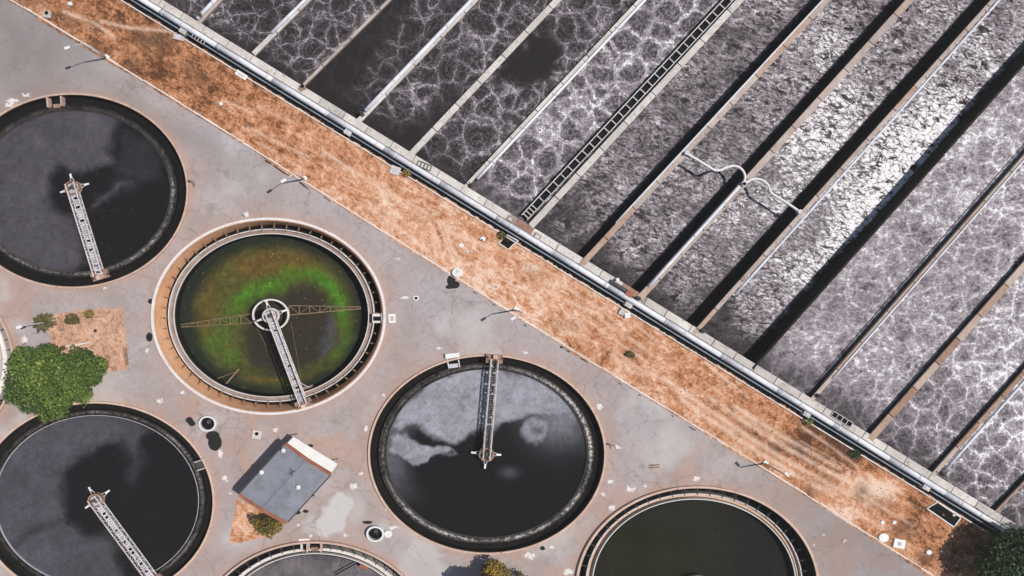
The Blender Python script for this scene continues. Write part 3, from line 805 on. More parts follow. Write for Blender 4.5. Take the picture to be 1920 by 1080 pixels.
# front wall, its coping and the two headers along it
def fp(px, off, z):
    """point on the front line at photo column px, off metres to the basin side"""
    a = G(200, float(front_y(200)), z); b = G(2000, float(front_y(2000)), z)
    d = (b - a).normalized(); nrm = Vector((-d.y, d.x, 0))
    return G(px, float(front_y(px)), z) + nrm * off
root = thing('front_wall', 'long pale concrete wall along the near edge of the foaming basin, with slab joints', 'wall', tuple(fp(1000, 0, 0)))
def front_beam(mb, xa, xb, off, w, z0, z1):
    p = fp(xa, off, ZT); q = fp(xb, off, ZT)
    mb.beam((p.x, p.y, (z0 + z1) / 2), (q.x, q.y, (z0 + z1) / 2), w, z1 - z0)
mb = MB(); front_beam(mb, 90, 2100, .70, 1.86, -3.4, ZT - .14); mb.build('wall_body', M['wall'], root)
mb = MB(); x = 90.0
while x < 2100:
    w = rnd.uniform(36, 48)
    if not any(abs(x + w / 2 - g_) < 18 for g_ in (1178, 985)):
        front_beam(mb, x, x + w - 1.3, 1.12, 1.0, ZT - .16, ZT + rnd.uniform(-.01, .01))
    x += w
mb.build('coping', M['coping'], root)
mb = MB(); front_beam(mb, 960, 1010, 1.12, .9, ZT - .2, ZT - .06); front_beam(mb, 1150, 1196, 1.12, .96, ZT - .2, ZT - .05)
mb.build('sluice_slab', M['rust'], root, )
o = thing('header_pipe', 'broad white pipe running the whole length of the basin front wall', 'pipe', tuple(fp(1000, .1, ZT)))
mb = MB(); x = 90
while x < 2100:
    xe = min(2100, x + 105)
    mb.tube([tuple(fp(x, .14, ZT + .05)), tuple(fp(xe - .8, .14, ZT + .05))], .36, 12)
    x = xe
mb.build('pipe_run', M['whitepipe'], o, True)
src = None
for (n_, f_, *_r) in WALLS:
    for dx in (-10, -45):
        p0, p1 = fp(n_[0] + dx - 22, .14, ZT + .05), fp(n_[0] + dx - 20, .14, ZT + .05)
        if src is None:
            mb = MB(); mb.tube([tuple(p0), tuple(p1)], .42, 12); src = mb.build('flange', M['galv'], o); s0_ = p0
        else:
            c = src.copy(); COL.objects.link(c); c.parent = o; c.location = p0 - s0_
o = thing('lower_pipe', 'thinner steel blue pipe low along the outside of the front wall, above the dark shade strip', 'pipe', tuple(fp(1000, -.55, .6)))
mb = MB(); mb.tube([tuple(fp(90 + 67 * k, -.64, .62)) for k in range(31)], .11, 10); mb.build('pipe_run', M['bluepipe'], o, True)
src = None
for k in range(30):
    p = fp(120 + 67 * k, -.62, 0)
    if src is None:
        mb = MB(); mb.box((p.x, p.y), .3, .5, -.05, .5, -.55); src = mb.build('pipe_support', M['dimdark'], o); s0_ = p
    else:
        c = src.copy(); COL.objects.link(c); c.parent = o; c.location = p - s0_
for (n_, f_, *_r), lab in zip([WALLS[i] for i in (0, 3, 8, 11, 13)], ('at the upper left corner', 'below the thick white wall pipe', 'where the two curved pipes\' wall ends', 'at the wall between the two mauve lanes', 'at the orange-brown wall with white pipe')):
    p = fp(n_[0] - 19, -.62, 0)
    t_ = thing('pipe_block', 'small pale concrete block over the blue pipe ' + lab, 'block', (p.x, p.y, 0), 'pale blocks over the front pipes')
    mb = MB(); mb.box((p.x, p.y), 1.0, .75, -.05, .95, -.55); mb.build('block_body', M['coping'], t_)
    mb = MB(); mb.box((p.x, p.y), .5, .4, .95, 1.02, -.55); mb.build('lid', M['galv'], t_)
mb = MB(); front_beam(mb, 90, 2100, -.74, 1.0, -.2, .065)  # black strip standing in for the shade under the front pipes
solo('gutter', mb, M['black'], 'black strip painted for shade along the foot of the basin front wall', 'gutter', tuple(fp(1000, -.7, 0)), kind='structure')  # 'gutter' is the stand-in strip for shade
mb = MB(); x = 90
while x < 1870:
    front_beam(mb, x, x + 26.6, -1.30, .15, -.2, .26); x += 27
solo('strip_edging', mb, M['palekerb'], 'thin pale edging between the dark shade strip and the dry grass', 'edging', tuple(fp(1000, -1.3, 0)), kind='structure')

# ladder-like channel cover
a = G(980, 414, ZT); b = G(1405, -40, ZT); a = G(983, 408, ZT); b = G(1400, -37, ZT)
d = (b - a).normalized(); side = Vector((d.y, -d.x, 0)); L = (b - a).length
lad = thing('channel_ladder', 'long black open channel crossed by pale bars like a ladder, between foam and pale wall', 'channel', (a.x, a.y, ZT - .3))
mb = MB(); mb.beam((a.x, a.y, ZT - .5), (b.x, b.y, ZT - .5), 1.15, .3); mb.build('channel_floor', M['black'], lad)
for sgn in (-1, 1):
    mb = MB(); p = a + side * (sgn * .6); q = b + side * (sgn * .6)
    mb.beam((p.x, p.y, ZT - .25), (q.x, q.y, ZT - .25), .09, .7)
    mb.build('side_plate', M['black'], lad)
    mb = MB(); p = a + side * (sgn * .5); q = b + side * (sgn * .5)
    mb.beam((p.x, p.y, ZT + .06), (q.x, q.y, ZT + .06), .12, .1)
    mb.build('rail', M['galv'], lad)
s0 = .3; rung = None; k = 0
while s0 < L:
    p = a + d * s0
    if rung is None:
        mb = MB(); mb.beam((p.x - side.x * .5, p.y - side.y * .5, ZT + .07), (p.x + side.x * .5, p.y + side.y * .5, ZT + .07), .13, .08)
        rung = mb.build('rung', M['coping'], lad); base = s0
    else:
        c = rung.copy(); COL.objects.link(c); c.parent = lad; c.location = Vector(rung.location) + d * (s0 - base)
    k += 1
    s0 += .55 if k < 4 else 1.44

# the two curved white pipes over the foam
def smooth_path(pts, n=6):
    out = []
    P = [Vector(p) for p in pts]; P = [P[0] * 2 - P[1]] + P + [P[-1] * 2 - P[-2]]
    for i in range(1, len(P) - 2):
        for k in range(n):
            t = k / n
            out.append(.5 * ((2 * P[i]) + (P[i + 1] - P[i - 1]) * t + (2 * P[i - 1] - 5 * P[i] + 4 * P[i + 1] - P[i + 2]) * t * t + (3 * P[i] - P[i - 1] - 3 * P[i + 1] + P[i + 2]) * t ** 3))
    out.append(P[-2]); return out
for pts, lab in (([(1287, 287), (1293, 291), (1310, 301), (1328, 312), (1340, 319), (1350, 319), (1362, 314), (1375, 311), (1386, 314), (1394, 322), (1397, 333), (1394, 344)], 'left one of two curved white pipes, S-shaped, ending at the tan wall'),
                 ([(1394, 346), (1402, 340), (1412, 336), (1424, 336), (1434, 341), (1441, 349), (1444, 359), (1452, 366), (1470, 377), (1488, 389), (1499, 397)], 'right one of two curved white pipes, arched, reaching the wall beside the brightest foam')):
    path = smooth_path([tuple(G(x_, y_, ZT + .35)) for x_, y_ in pts])
    root = thing('curved_pipe', lab, 'pipe', tuple(path[0]), 'curved white pipes over the foam')
    mb = MB(); mb.tube(path, .165, 10); mb.build('pipe_run', M['whiteclean'], root, True)
    for e in (0, -1):
        mb = MB(); c = path[e]; mb.cyl((c.x, c.y), .3, ZT - .05, ZT + .6, 12); mb.build('elbow', M['galv'], root)
# ------------------------------------------------------------------ oval settling tanks
def water_sheet(key, z, r_px, fn, label):
    cx, cy, r = TANKS[key]
    n = 150
    rr = np.linspace(0, 1, 110); aa = np.linspace(0, 2 * np.pi, 241)
    A, R = np.meshgrid(aa, rr)
    x = cx + r_px * R * np.cos(A); y = cy - r_px * OV * R * np.sin(A)
    sheen, tint, speck, scol = fn(x, y)
    X, Y = Gn(x, y); X = X * (HGT - z) / HGT; Y = Y * (HGT - z) / HGT
    o = grid_mesh('water', X, Y, np.full(X.shape, z), None, dict(sheen=np.clip(sheen, 0, 1), tint=tint, speck=speck, speckcol=scol), M['water'])
    tag(o, label, 'water', None, 'structure')

def col3(shape, c): return np.ones(shape + (3,)) * np.array(c)
def warp(x, y, sc, amt, seed):
    return (x + amt * 2 * (fbm(x * sc, y * sc, seed, 5, .58) - .5), y + amt * 2 * (fbm(x * sc, y * sc, seed + 50, 5, .58) - .5))

def sheen_T1(x, y):  # sky reflection painted grey over the left and top
    u, v = warp(x, y, .02, 24, 301)
    P = [(-90, 358), (-60, 260), (20, 200), (120, 180), (200, 196), (232, 215), (222, 255), (206, 285), (222, 305), (205, 318), (170, 316), (120, 322), (94, 345), (98, 372), (130, 392), (152, 412), (168, 470), (176, 500), (140, 520), (40, 510), (-50, 470)]
    f = .80 * sstep(-8, 24, poly_sd(u, v, P))
    f = np.maximum(f, .22 * sstep(-14, 16, poly_sd(u, v, [(235, 240), (290, 270), (305, 330), (260, 350), (215, 320), (225, 280)])))
    f = np.maximum(f, .62 * np.exp(-(line_d(u, v, [(180, 385), (205, 372), (222, 352), (245, 355)]) / 9) ** 2) * (fbm(x * .06, y * .06, 8) + .3))
    f = np.maximum(f, .35 * np.exp(-(((x - 235) / 20) ** 2 + ((y - 345) / 13) ** 2)))
    f *= .75 + .45 * fbm(x * .012, y * .012, 44)
    t = col3(x.shape, (.088, .08, .093)) * (.8 + .4 * fbm(x * .03, y * .03, 66))[..., None]
    return f, t, .32 * np.ones(x.shape), col3(x.shape, (.33, .31, .31))

def sheen_T3(x, y):  # silvery sky reflection put into the water colour
    u, v = warp(x, y, .022, 20, 311)
    P = [(735, 800), (755, 755), (800, 712), (860, 690), (920, 686), (1000, 700), (1050, 730), (1086, 775), (1080, 800), (1030, 783), (985, 788), (950, 796), (928, 806), (922, 832), (900, 806), (880, 812), (862, 828), (845, 834), (815, 815), (790, 800), (765, 797), (745, 812)]
    f = .95 * sstep(-4, 14, poly_sd(u, v, P)) * (1 - .30 * sstep(1020, 1095, x))
    Q = [(728, 850), (735, 815), (760, 805), (785, 826), (815, 836), (850, 838), (862, 846), (838, 856), (800, 862), (775, 868), (750, 845)]
    f = np.maximum(f, .85 * sstep(-2, 6, poly_sd(u, v, Q)))
    d = np.hypot((u - 1003) / 1.15, v - 812)
    f = np.maximum(f, .85 * (1 - sstep(18, 34, d)) * (.45 + .6 * sstep(2, 16, np.hypot(u - 1008, v - 818))))
    f = np.maximum(f, .55 * np.exp(-(((x - 1050) / 55) ** 2 + ((y - 785) / 45) ** 2)))
    f = np.maximum(f, .16 * np.exp(-(((x - 955) / 16) ** 2 + ((y - 886) / 10) ** 2)))
    rad = np.hypot(x - 913, (y - 851) / OV)
    f = np.maximum(f, .34 * sstep(130, 185, rad) * sstep(860, 740, x) * sstep(960, 860, y))
    sw = fbm(u * .035, v * .035, 71, 5); s2 = fbm(u * .02 + .8 * sw, v * .05 + 2.2 * sw, 72, 5)
    f *= (.62 + .30 * sw + .42 * s2)
    t = col3(x.shape, (.30, .30, .34)) * (.82 + .36 * fbm(x * .02, y * .02, 33))[..., None]
    return f, t, .12 * np.ones(x.shape), col3(x.shape, (.3, .3, .3))

def sheen_T4(x, y):  # dim sky reflection painted on the left part
    u, v = warp(x, y, .022, 22, 321)
    P = [(-60, 940), (-30, 850), (40, 795), (110, 765), (190, 757), (260, 775), (320, 805), (285, 815), (262, 845), (255, 880), (240, 885), (240, 845), (222, 822), (190, 832), (150, 850), (125, 885), (112, 915), (125, 945), (135, 985), (170, 1000), (205, 985), (225, 1035), (245, 1130), (60, 1140), (-30, 1060)]
    f = .82 * sstep(-8, 22, poly_sd(u, v, P))
    f = np.maximum(f, .3 * np.exp(-(line_d(u, v, [(245, 850), (262, 860), (250, 900)]) / 12) ** 2))
    f *= (.7 + .5 * fbm(x * .012, y * .012, 45)) * (1 - .4 * sstep(200, 300, x))
    f *= 1 - .45 * np.exp(-(line_d(u, v, [(30, 1030), (60, 1000), (110, 985)]) / 10) ** 2)
    t = col3(x.shape, (.088, .084, .099)) * (.8 + .4 * fbm(x * .03, y * .03, 67))[..., None]
    return f, t, .22 * np.ones(x.shape), col3(x.shape, (.33, .31, .31))

def film_T5(x, y):
    u, v = warp(x, y, .03, 14, 331)
    f = .72 * (.45 + .9 * fbm(u * .02, v * .03, 46))
    f *= .55 + .5 * sstep(-20, 40, v - 1035)
    t = col3(x.shape, (.2, .175, .185)) * (.7 + .6 * fbm(x * .05, y * .05, 68))[..., None]
    return f, t, .1 * np.ones(x.shape), col3(x.shape, (.3, .28, .28))

def film_T6(x, y):
    f = .75 * np.exp(-(((x - 1215) / 110) ** 2 + ((y - 1040) / 70) ** 2)) + .32
    t = col3(x.shape, (.0165, .0165, .0065)) * (.6 + .8 * fbm(x * .02, y * .02, 69))[..., None]
    return f, t, .22 * np.ones(x.shape), col3(x.shape, (.45, .45, .43))

def film_T2(x, y):
    u, v = warp(x, y, .03, 13, 341)
    cx, cy = 507, 592
    rho = np.hypot(x - cx, (y - cy) / OV) / 180.0
    n = fbm(x * .03, y * .03, 81, 5)
    base = col3(x.shape, (.052, .048, .013))
    brown = np.array((.095, .052, .014)); olive = np.array((.045, .050, .012)); teal = np.array((.010, .017, .014)); green = np.array((.062, .175, .014)); dk = np.array((.030, .023, .019))
    def mixc(c, t, w): return c * (1 - w[..., None]) + t * w[..., None]
    base = mixc(base, olive, sstep(.42, .6, fbm(x * .018, y * .018, 82)))
    base = mixc(base, brown, .95 * np.exp(-(((x - 520) / 110) ** 2 + ((y - 495) / 26) ** 2)) * (.5 + n))
    base = mixc(base, brown, .6 * np.exp(-(((x - 390) / 26) ** 2 + ((y - 580) / 60) ** 2)) * (.5 + n))
    arc = [(395, 655), (415, 620), (432, 590), (448, 566), (490, 548), (520, 536), (545, 520), (580, 515), (610, 528), (630, 552), (640, 585)]
    w = np.exp(-(line_d(u, v, arc[3:]) / 17) ** 2); w = np.maximum(w, .5 * np.exp(-(line_d(u, v, arc[:4]) / 22) ** 2)); w = np.maximum(w,   .07 * sstep(.5, .62, fbm(x * .028, y * .028, 88, 5)) * sstep(.95, .8, rho))
    w = np.maximum(w, .65 * np.exp(-(line_d(u, v, [(645, 600), (650, 630), (640, 660), (625, 680)]) / 12) ** 2))
    w = np.maximum(w, .45 * np.exp(-(((u - 425) / 26) ** 2 + ((v - 662) / 24) ** 2)))
    w = np.maximum(w, .8 * np.exp(-(((u - 468) / 20) ** 2 + ((v - 562) / 18) ** 2)))
    mott = fbm(x * .11, y * .11, 89, 4); base = base * 1.45; base = mixc(base, green, np.clip(w * (.35 + 1.1 * n) * (.6 + .9 * mott), 0, 1)); base = base * (.62 + .76 * fbm(x * .16, y * .16, 90, 4))[..., None]
    D = [(468, 600), (480, 572), (515, 556), (545, 540), (590, 535), (612, 558), (622, 600), (625, 640), (605, 672), (570, 695), (520, 705), (478, 690), (462, 650)]
    w = .92 * sstep(-20, 16, poly_sd(u, v, D)); base = mixc(base, dk, w)
    w = np.exp(-(line_d(u, v, [(618, 605), (622, 635), (604, 662)]) / 9) ** 2) * .55; base = mixc(base, np.array((.075, .075, .095)), w)
    w = np.exp(-(line_d(u, v, [(615, 690), (590, 703), (560, 712), (500, 712), (460, 706)]) / 5) ** 2); base = mixc(base, np.array((.12, .085, .02)), w * .8)
    w = np.exp(-(line_d(u, v, [(640, 668), (620, 690), (600, 700)]) / 6) ** 2); base = mixc(base, np.array((.10, .10, .01)), w * .75)
    w = np.exp(-(line_d(u, v, [(450, 690), (432, 712), (455, 730), (470, 725)]) / 10) ** 2) * sstep(.4, .6, n); base = mixc(base, np.array((.014, .017, .009)), w)
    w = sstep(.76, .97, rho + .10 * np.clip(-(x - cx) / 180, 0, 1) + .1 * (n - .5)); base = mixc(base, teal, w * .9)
    sp = 1.1 * np.exp(-(((x - 545) / 130) ** 2 + ((y - 505) / 40) ** 2)) + .5
    return .98 * np.ones(x.shape), base, sp, col3(x.shape, (.42, .32, .09))

def ring(root, name, mat, c, prof, n=200):
    mb = MB(); mb.lathe(c, [(r * S, z) for r, z in prof], n, OV)
    return mb.build(name, mat, root)

def tank(key, typ, label, sheen, wlabel):
    cx, cy, R = TANKS[key]
    c = G(cx, cy)
    root = thing('settling_tank', label, 'tank', (c.x, c.y, 0), 'oval settling tanks')
    if typ == 'scum':
        k = {'T1': 0.98, 'T3': 1.0, 'T4': 1.0}[key]
        ring(root, 'rim', M['peach'], c, [(R, -.6), (R, .32), (R - 4, .32), (R - 4, -.6)])
        ring(root, 'channel_wall', M['darkwall'], c, [(R - 4.5, -1.6), (R - 4.5, .20), (R - 5.5, .20), (R - 5.5, -1.6)])
        w = 15 if key != 'T1' else 19
        ring(root, 'channel_floor', M['black'], c, [(R - 5, -1.7), (R - 5, -.75), (R - 5 - w - 3, -.75), (R - 5 - w - 3, -1.7)])
        r0 = R - 5 - w; r1 = r0 - (15 if key == 'T3' else 13)
        n = 260; aa = np.linspace(0, 2 * np.pi, n + 1); rr = np.linspace(r1, r0, 12)
        A, Rr = np.meshgrid(aa, rr); t = (Rr - r1) / (r0 - r1)
        if key == 'T3': g = np.exp(-((t - .5) / .22) ** 2) * (.35 + 1.1 * sstep(-.75, .2, np.cos(A + .75))) + .35 * np.exp(-((t - .95) / .06) ** 2) * sstep(.1, -.6, np.cos(A))
        elif key == 'T1': g = np.exp(-((t - .4) / .26) ** 2) * (.16 + .7 * np.exp(-((A - 6.05) / .6) ** 2) + .7 * np.exp(-((A + .23) / .5) ** 2) + .3 * sstep(.2, -.9, np.sin(A)))
        else: g = np.exp(-((t - .6) / .2) ** 2) * (.22 + .35 * sstep(0, .9, np.cos(A - .5)))
        X = c.x + Rr * S * np.cos(A); Y = c.y + Rr * S * OV * np.sin(A)
        o = grid_mesh('scum_ledge', X - c.x, Y - c.y, -.28 + .10 * np.sin(t * np.pi) + .03 * fbm(X * 2, Y * 2, 4), None, dict(ridge=g), M['scum'])
        o.parent = root; ORG[o] = ORG[root]
        ring(root, 'weir_plate', M['dimdark'] if key != 'T4' else M['galv'], c, [(r1 + .9, -1.2), (r1 + .9, -.16), (r1, -.16), (r1, -1.2)])
        ring(root, 'ledge_wall', M['black'], c, [(r0 + .8, -1.7), (r0 + .8, -.24), (r0, -.24), (r0, -1.7)])
        water_sheet(key, -.42, r1 + .5, sheen, wlabel)
    else:
        white = {'T2': M['rimwhite'], 'T5': M['peach'], 'T6': M['peach'], 'T7': M['peach']}[key]
        la = {'T2': M['launder'], 'T5': M['launderwhite'], 'T6': M['laundertan'], 'T7': M['launderwhite']}[key]
        fl = {'T2': M['orangeclay'], 'T5': M['black'], 'T6': M['black'], 'T7': M['black']}[key]
        zr = .45
        rw = 5 if key == 'T2' else 4.5
        ring(root, 'rim', white, c, [(R, -.8), (R, zr), (R - rw, zr), (R - rw, -.8)])
        ring(root, 'channel_wall', fl, c, [(R - rw - .3, -3), (R - rw - .3, zr - .15), (R - rw - 1.5, zr - .15), (R - rw - 1.5, -3)])
        zc = -1.75 if key == 'T2' else -2.0
        a = R - rw - 1; b = a - 17
        if key == 'T2':
            ring(root, 'channel_slope', fl, c, [(a, -3.4), (a, zr - .2), (a - 6, -2.9), (a - 6, -3.4)])
            ring(root, 'channel_floor', M['black'], c, [(a - 5.5, -3.4), (a - 5.5, -2.95), (b - 2, -2.95), (b - 2, -3.4)])
        else:
            ring(root, 'channel_floor', fl, c, [(a, -3.2), (a, zc), (b - 2, zc), (b - 2, -3.2)])
        zl = -1.35 if key == 'T2' else -.8
        ring(root, 'launder_wall', M['rimwhite'], c, [(b, -3.2), (b, zl), (b - 2.2, zl), (b - 2.2, -3)])
        lw = 8 if key == 'T2' else 10
        ring(root, 'launder_floor', la, c, [(b - 2, -3), (b - 2, zl - .45), (b - 2.4 - lw, zl - .45), (b - 2.4 - lw, -3)])
        if key == 'T6' or key == 'T5':
            ring(root, 'launder_seam', M['dimdark'], c, [(b - 1.4 - lw * .75, zl - .3), (b - 1.4 - lw * .75, zl - .18), (b - 3.0 - lw * .75, zl - .18), (b - 3.0 - lw * .75, zl - .3)])
        ri = b - 2.2 - lw
        ring(root, 'weir', M['rimwhite'], c, [(ri, -2.6), (ri, zl), (ri - 1.8, zl), (ri - 1.8, -2.6)])
        ring(root, 'tank_wall', M['darkwall'], c, [(ri - .2, -4.1), (ri - .2, zl - .25), (ri - 2.0, zl - .25), (ri - 2.0, -4.1)])
        # brackets across the channel
        n = 54; src = None
        for k in range(n):
            an = 2 * math.pi * k / n + .03
            p = Vector((c.x + a * S * math.cos(an), c.y + a * S * OV * math.sin(an), 0)); q = Vector((c.x + b * S * math.cos(an), c.y + b * S * OV * math.sin(an), 0))
            py_ = NY - p.y / S; px_ = NX + p.x / S
            if not (-60 < px_ < 1980 and -60 < py_ < 1140): continue
            l = (q - p).length; rz = math.atan2(q.y - p.y, q.x - p.x)
            if src is None:
                mb = MB(); mb.beam((-.05, 0, zl + .02), (1.3, 0, zl + .02), .08, .14); mb.beam((.5, 0, zl - .6), (.9, 0, zl), .08, .08); mb.beam((.85, -.12, zl + .1), (.85, .12, zl + .1), .1, .1)
                src = mb.build('bracket', M['browntruss'] if key == 'T2' else M['dimdark'], root, org=None)
                src.data.transform(Matrix.Translation(ORG[root]))
                o = src
            else:
                o = src.copy(); COL.objects.link(o); o.parent = root
            o.location = p - ORG[root]; o.rotation_euler = (0, 0, rz); o.scale = (1, 1, 1)
        water_sheet(key, -3.7 if key == 'T2' else -1.9, ri + 1.5, sheen, wlabel)
    return root

tank('T1', 'scum', 'oval dark settling tank at the upper left with flat grey painted sky reflection and a slanting bridge', sheen_T1, 'black water with painted grey sky film and small specks in the upper left tank')
tank('T2', 'launder', 'oval settling tank of green algae water with an orange lit channel and pale rim', film_T2, 'green and brown algae water with a bright green arc')
tank('T3', 'scum', 'oval settling tank with silvery swirling painted sky reflection over its black water, right of the hut', sheen_T3, 'black water with painted silvery swirling sky film in the tank right of the hut')
tank('T4', 'scum', 'oval dark settling tank at the lower left corner, below the big bushy tree', sheen_T4, 'black water with painted dim grey sky film in the lower left tank')
tank('T5', 'launder', 'oval settling tank with a broad white inner ring at the bottom edge below the hut', film_T5, 'grey water in the tank cut off by the bottom edge below the hut')
tank('T6', 'launder', 'oval settling tank of plain dark olive water with a tan inner ring, bottom right', film_T6, 'dark olive water dotted with white specks in the bottom right tank')
tank('T7', 'launder', 'oval settling tank barely entering the frame at the far left edge', film_T5, 'sliver of water in the tank at the far left edge')

# ------------------------------------------------------------------ scraper bridges with their centre hubs
def bridge(key, end_px, label, zd=.75, width=.95, hub_r=1.05, style='scum', ext_m=.6):
    cx, cy, R = TANKS[key]
    hub_px = {'T1': (137, 352), 'T2': (508, 592), 'T3': (912, 852), 'T4': (180, 938)}[key]
    h = G(*hub_px, zd); e = G(*end_px, zd)
    d = (e - h).normalized(); side = Vector((d.y, -d.x, 0)); L = (e - h).length
    root = thing('scraper_bridge', label, 'bridge', (h.x, h.y, 0), 'scraper bridges of the settling tanks')
    P = lambda s, o, z: tuple(h + d * s + side * o + Vector((0, 0, z - zd)))
    # deck grating: slats on two stringers
    mb = MB(); s = -.6
    while s < L:
        mb.hexa([P(s, -width * .36, zd - .05), P(s, width * .36, zd - .05), P(s + .26, width * .36, zd - .05), P(s + .26, -width * .36, zd - .05),
                 P(s, -width * .36, zd), P(s, width * .36, zd), P(s + .26, width * .36, zd), P(s + .26, -width * .36, zd)], rnd.choice((0, .2, .9, 1)))
        s += .33 if rnd.random() < .8 else .6
    mb.build('deck', M['dimdark'] if key == 'T3' else M['galv'], root)
    for sg in (-1, 1):
        mb = MB()
        mb.tube([P(-.6, sg * width / 2, zd + .75), P(L, sg * width / 2, zd + .75)], .085, 6)
        mb.tube([P(-.6, sg * width / 2, zd - .15), P(L, sg * width / 2, zd - .15)], .085, 6)
        tr = mb.build('side_truss', M['paletruss'], root)
        mb = MB(); s = 0.0; up = True
        while s < L - .8:
            mb.beam(P(s, sg * width / 2, zd - .15 if up else zd + .75), P(s + .85, sg * width / 2, zd + .75 if up else zd - .15), .09, .09)
            mb.beam(P(s, sg * width / 2, zd - .15), P(s, sg * width / 2, zd + .75), .08, .08)
            s += .85; up = not up
        mb.build('lacing', M['galv'], tr)
    mb = MB(); s = 0.4; sg = 1
    while s < L - 1:
        mb.beam(P(s, -sg * width / 2, zd - .14), P(s + 1.0, sg * width / 2, zd - .14), .10, .08); s += 1.0; sg = -sg
    mb.build('cross_brace', M['galv'], root)
    # carriage that rolls on the rim
    mb = MB(); rz = math.atan2(d.y, d.x)
    q = P(L + .1, 0, 0)
    mb.box(q, .8, 2.3, .40, .72, rz)
    mb.box(P(L - .35, .85, 0), .55, .5, .72, 1.15, rz); mb.box(P(L - .35, -.95, 0), .6, .42, .72, 1.0, rz)
    car = mb.build('end_carriage', M['rust'], root)
    for sg in (-1, 1):
        mb = MB(); c0 = Vector(P(L + .1, sg * 1.0, .52)); mb.tube([tuple(c0 - d * .16), tuple(c0 + d * .16)], .22, 14); mb.build('wheel', M['black'], car)
    mb = MB(); mb.box(P(L + .25, .1, 0), .55, .6, .72, 1.25, rz); mb.build('drive_motor', M['peach'], car)
    # hub
    mb = MB(); c = (h.x, h.y)
    mb.lathe(c, [(hub_r, zd + .1), (hub_r, zd + .25), (hub_r - .16, zd + .25), (hub_r - .16, zd + .1)], 28, .9)
    mb.lathe(c, [(hub_r, zd - .5), (hub_r, zd - .35), (hub_r - .2, zd - .35), (hub_r - .2, zd - .5)], 28, .9)
    for k in range(12):
        a = k * math.pi / 6; mb.beam((c[0] + (hub_r - .08) * math.cos(a), c[1] + (hub_r - .08) * .9 * math.sin(a), zd - .4), (c[0] + (hub_r - .08) * math.cos(a + .2), c[1] + (hub_r - .08) * .9 * math.sin(a + .2), zd + .2), .08, .08)
    hub = mb.build('hub_cage', M['rust'] if style == 'scum' else M['paletruss'], root)
    mb = MB(); mb.cyl(c, hub_r - .25, zd - .3, zd - .18, 24, .9); mb.build('platform', M['rust'] if style == 'scum' else M['launder'], hub)
    mb = MB(); mb.cyl((c[0] + .1, c[1] + .1), .34, zd - .2, zd + .35, 14); mb.box((c[0] - .45, c[1] - .1), .4, .4, zd - .2, zd + .2, .4); mb.build('gear_motor', M['dimdark'], hub)
    mb = MB(); mb.cyl(c, hub_r * .55, -3, zd - .5, 18); mb.build('column', M['dimdark'], hub)
    base_a = math.atan2(d.y, d.x)
    for k, da in enumerate((math.pi / 2, math.pi, -math.pi / 2)):
        a = base_a + da; dv = Vector((math.cos(a), math.sin(a), 0)); sv = Vector((-dv.y, dv.x, 0))
        mb = MB(); z0 = zd - .35
        for sg in (-1, 1):
            p = h + dv * (hub_r - .1) + sv * (.26 * sg); q = h + dv * (hub_r + .85)
            mb.tube([(p.x, p.y, z0), (q.x, q.y, z0 - .1)], .055, 6)
        arm = mb.build('outrigger', M['galv'], root)
        mb = MB(); p = h + dv * (hub_r + .35); q = h + dv * (hub_r + 1.0)
        mb.beam((p.x, p.y, z0), (q.x, q.y, z0 - .1), .24, .16); mb.build('white_tip', M['whiteclean'], arm)
    return root, h, d, side

bridge('T1', (188, 517), 'mottled pale lattice bridge slanting down to the rim of the upper left tank, rusty hub', width=1.15)
rt, h2, d2, s2 = bridge('T2', (570, 757), 'pale lattice bridge on the green algae tank, white ring hub and two brown truss arms', style='white', hub_r=1.15, zd=.55)
bridge('T3', (927, 672), 'straight upright lattice bridge of two pale rails on the silvery film tank', width=.95)
bridge('T4', (292, 1090), 'pale lattice bridge of the lower left tank, running out of the bottom edge', width=1.15)
# ring, scum arms and skimmer of the green tank
mb = MB(); c = G(507.5, 590.5, -1.6); mb.lathe((c.x, c.y), [(35.5 * S, -1.9), (35.5 * S, -1.6), (32 * S, -1.6), (32 * S, -1.9)], 48, .86)
mb.build('feed_ring', M['rimwhite'], rt)
for (p0, p1, w0, w1) in (((542, 582), (676, 577), 1.35, .3), ((472, 597), (330, 612), 1.3, .3)):
    a = G(*p0, -2.8); b = G(*p1, -3.6); dd = (b - a).normalized(); sd = Vector((dd.y, -dd.x, 0)); LL = (b - a).length
    mb = MB(); n = 7
    for sg in (-1, 1):
        mb.tube([tuple(a + sd * (sg * w0 / 2)), tuple(b + sd * (sg * w1 / 2))], .065, 6)
    for k in range(n + 1):
        t = k / n; w = w0 + (w1 - w0) * t; p = a.lerp(b, t)
        mb.beam(tuple(p - sd * w / 2), tuple(p + sd * w / 2), .09, .09)
        if k < n:
            t2 = (k + 1) / n; w2 = w0 + (w1 - w0) * t2; q = a.lerp(b, t2); sg = 1 if k % 2 else -1
            mb.beam(tuple(p + sd * (sg * w / 2)), tuple(q - sd * (sg * w2 / 2)), .06, .06)
    mb.build('truss_arm', M['browntruss'], rt)
for (p0, p1) in (((546, 604), (566, 720)), ((480, 612), (500, 650))):
    mb = MB(); mb.tube([tuple(G(*p0, -.6)), tuple(G(*p1, -1.2))], .02, 5); mb.build('stay_wire', M['browntruss'], rt)
sk = thing('scum_trough', 'small rusty skimmer trough standing in the lower left of the green tank', 'skimmer', tuple(G(428, 716, -1.9)))
mb = MB(); mb.beam(tuple(G(448, 692, -3.5)), tuple(G(422, 722, -3.1)), .22, .16); mb.build('beach_plate', M['browntruss'], sk)
mb = MB(); mb.beam(tuple(G(398, 713, -3.1)), tuple(G(446, 696, -3.5)), .07, .07); mb.build('blade', M['browntruss'], sk)
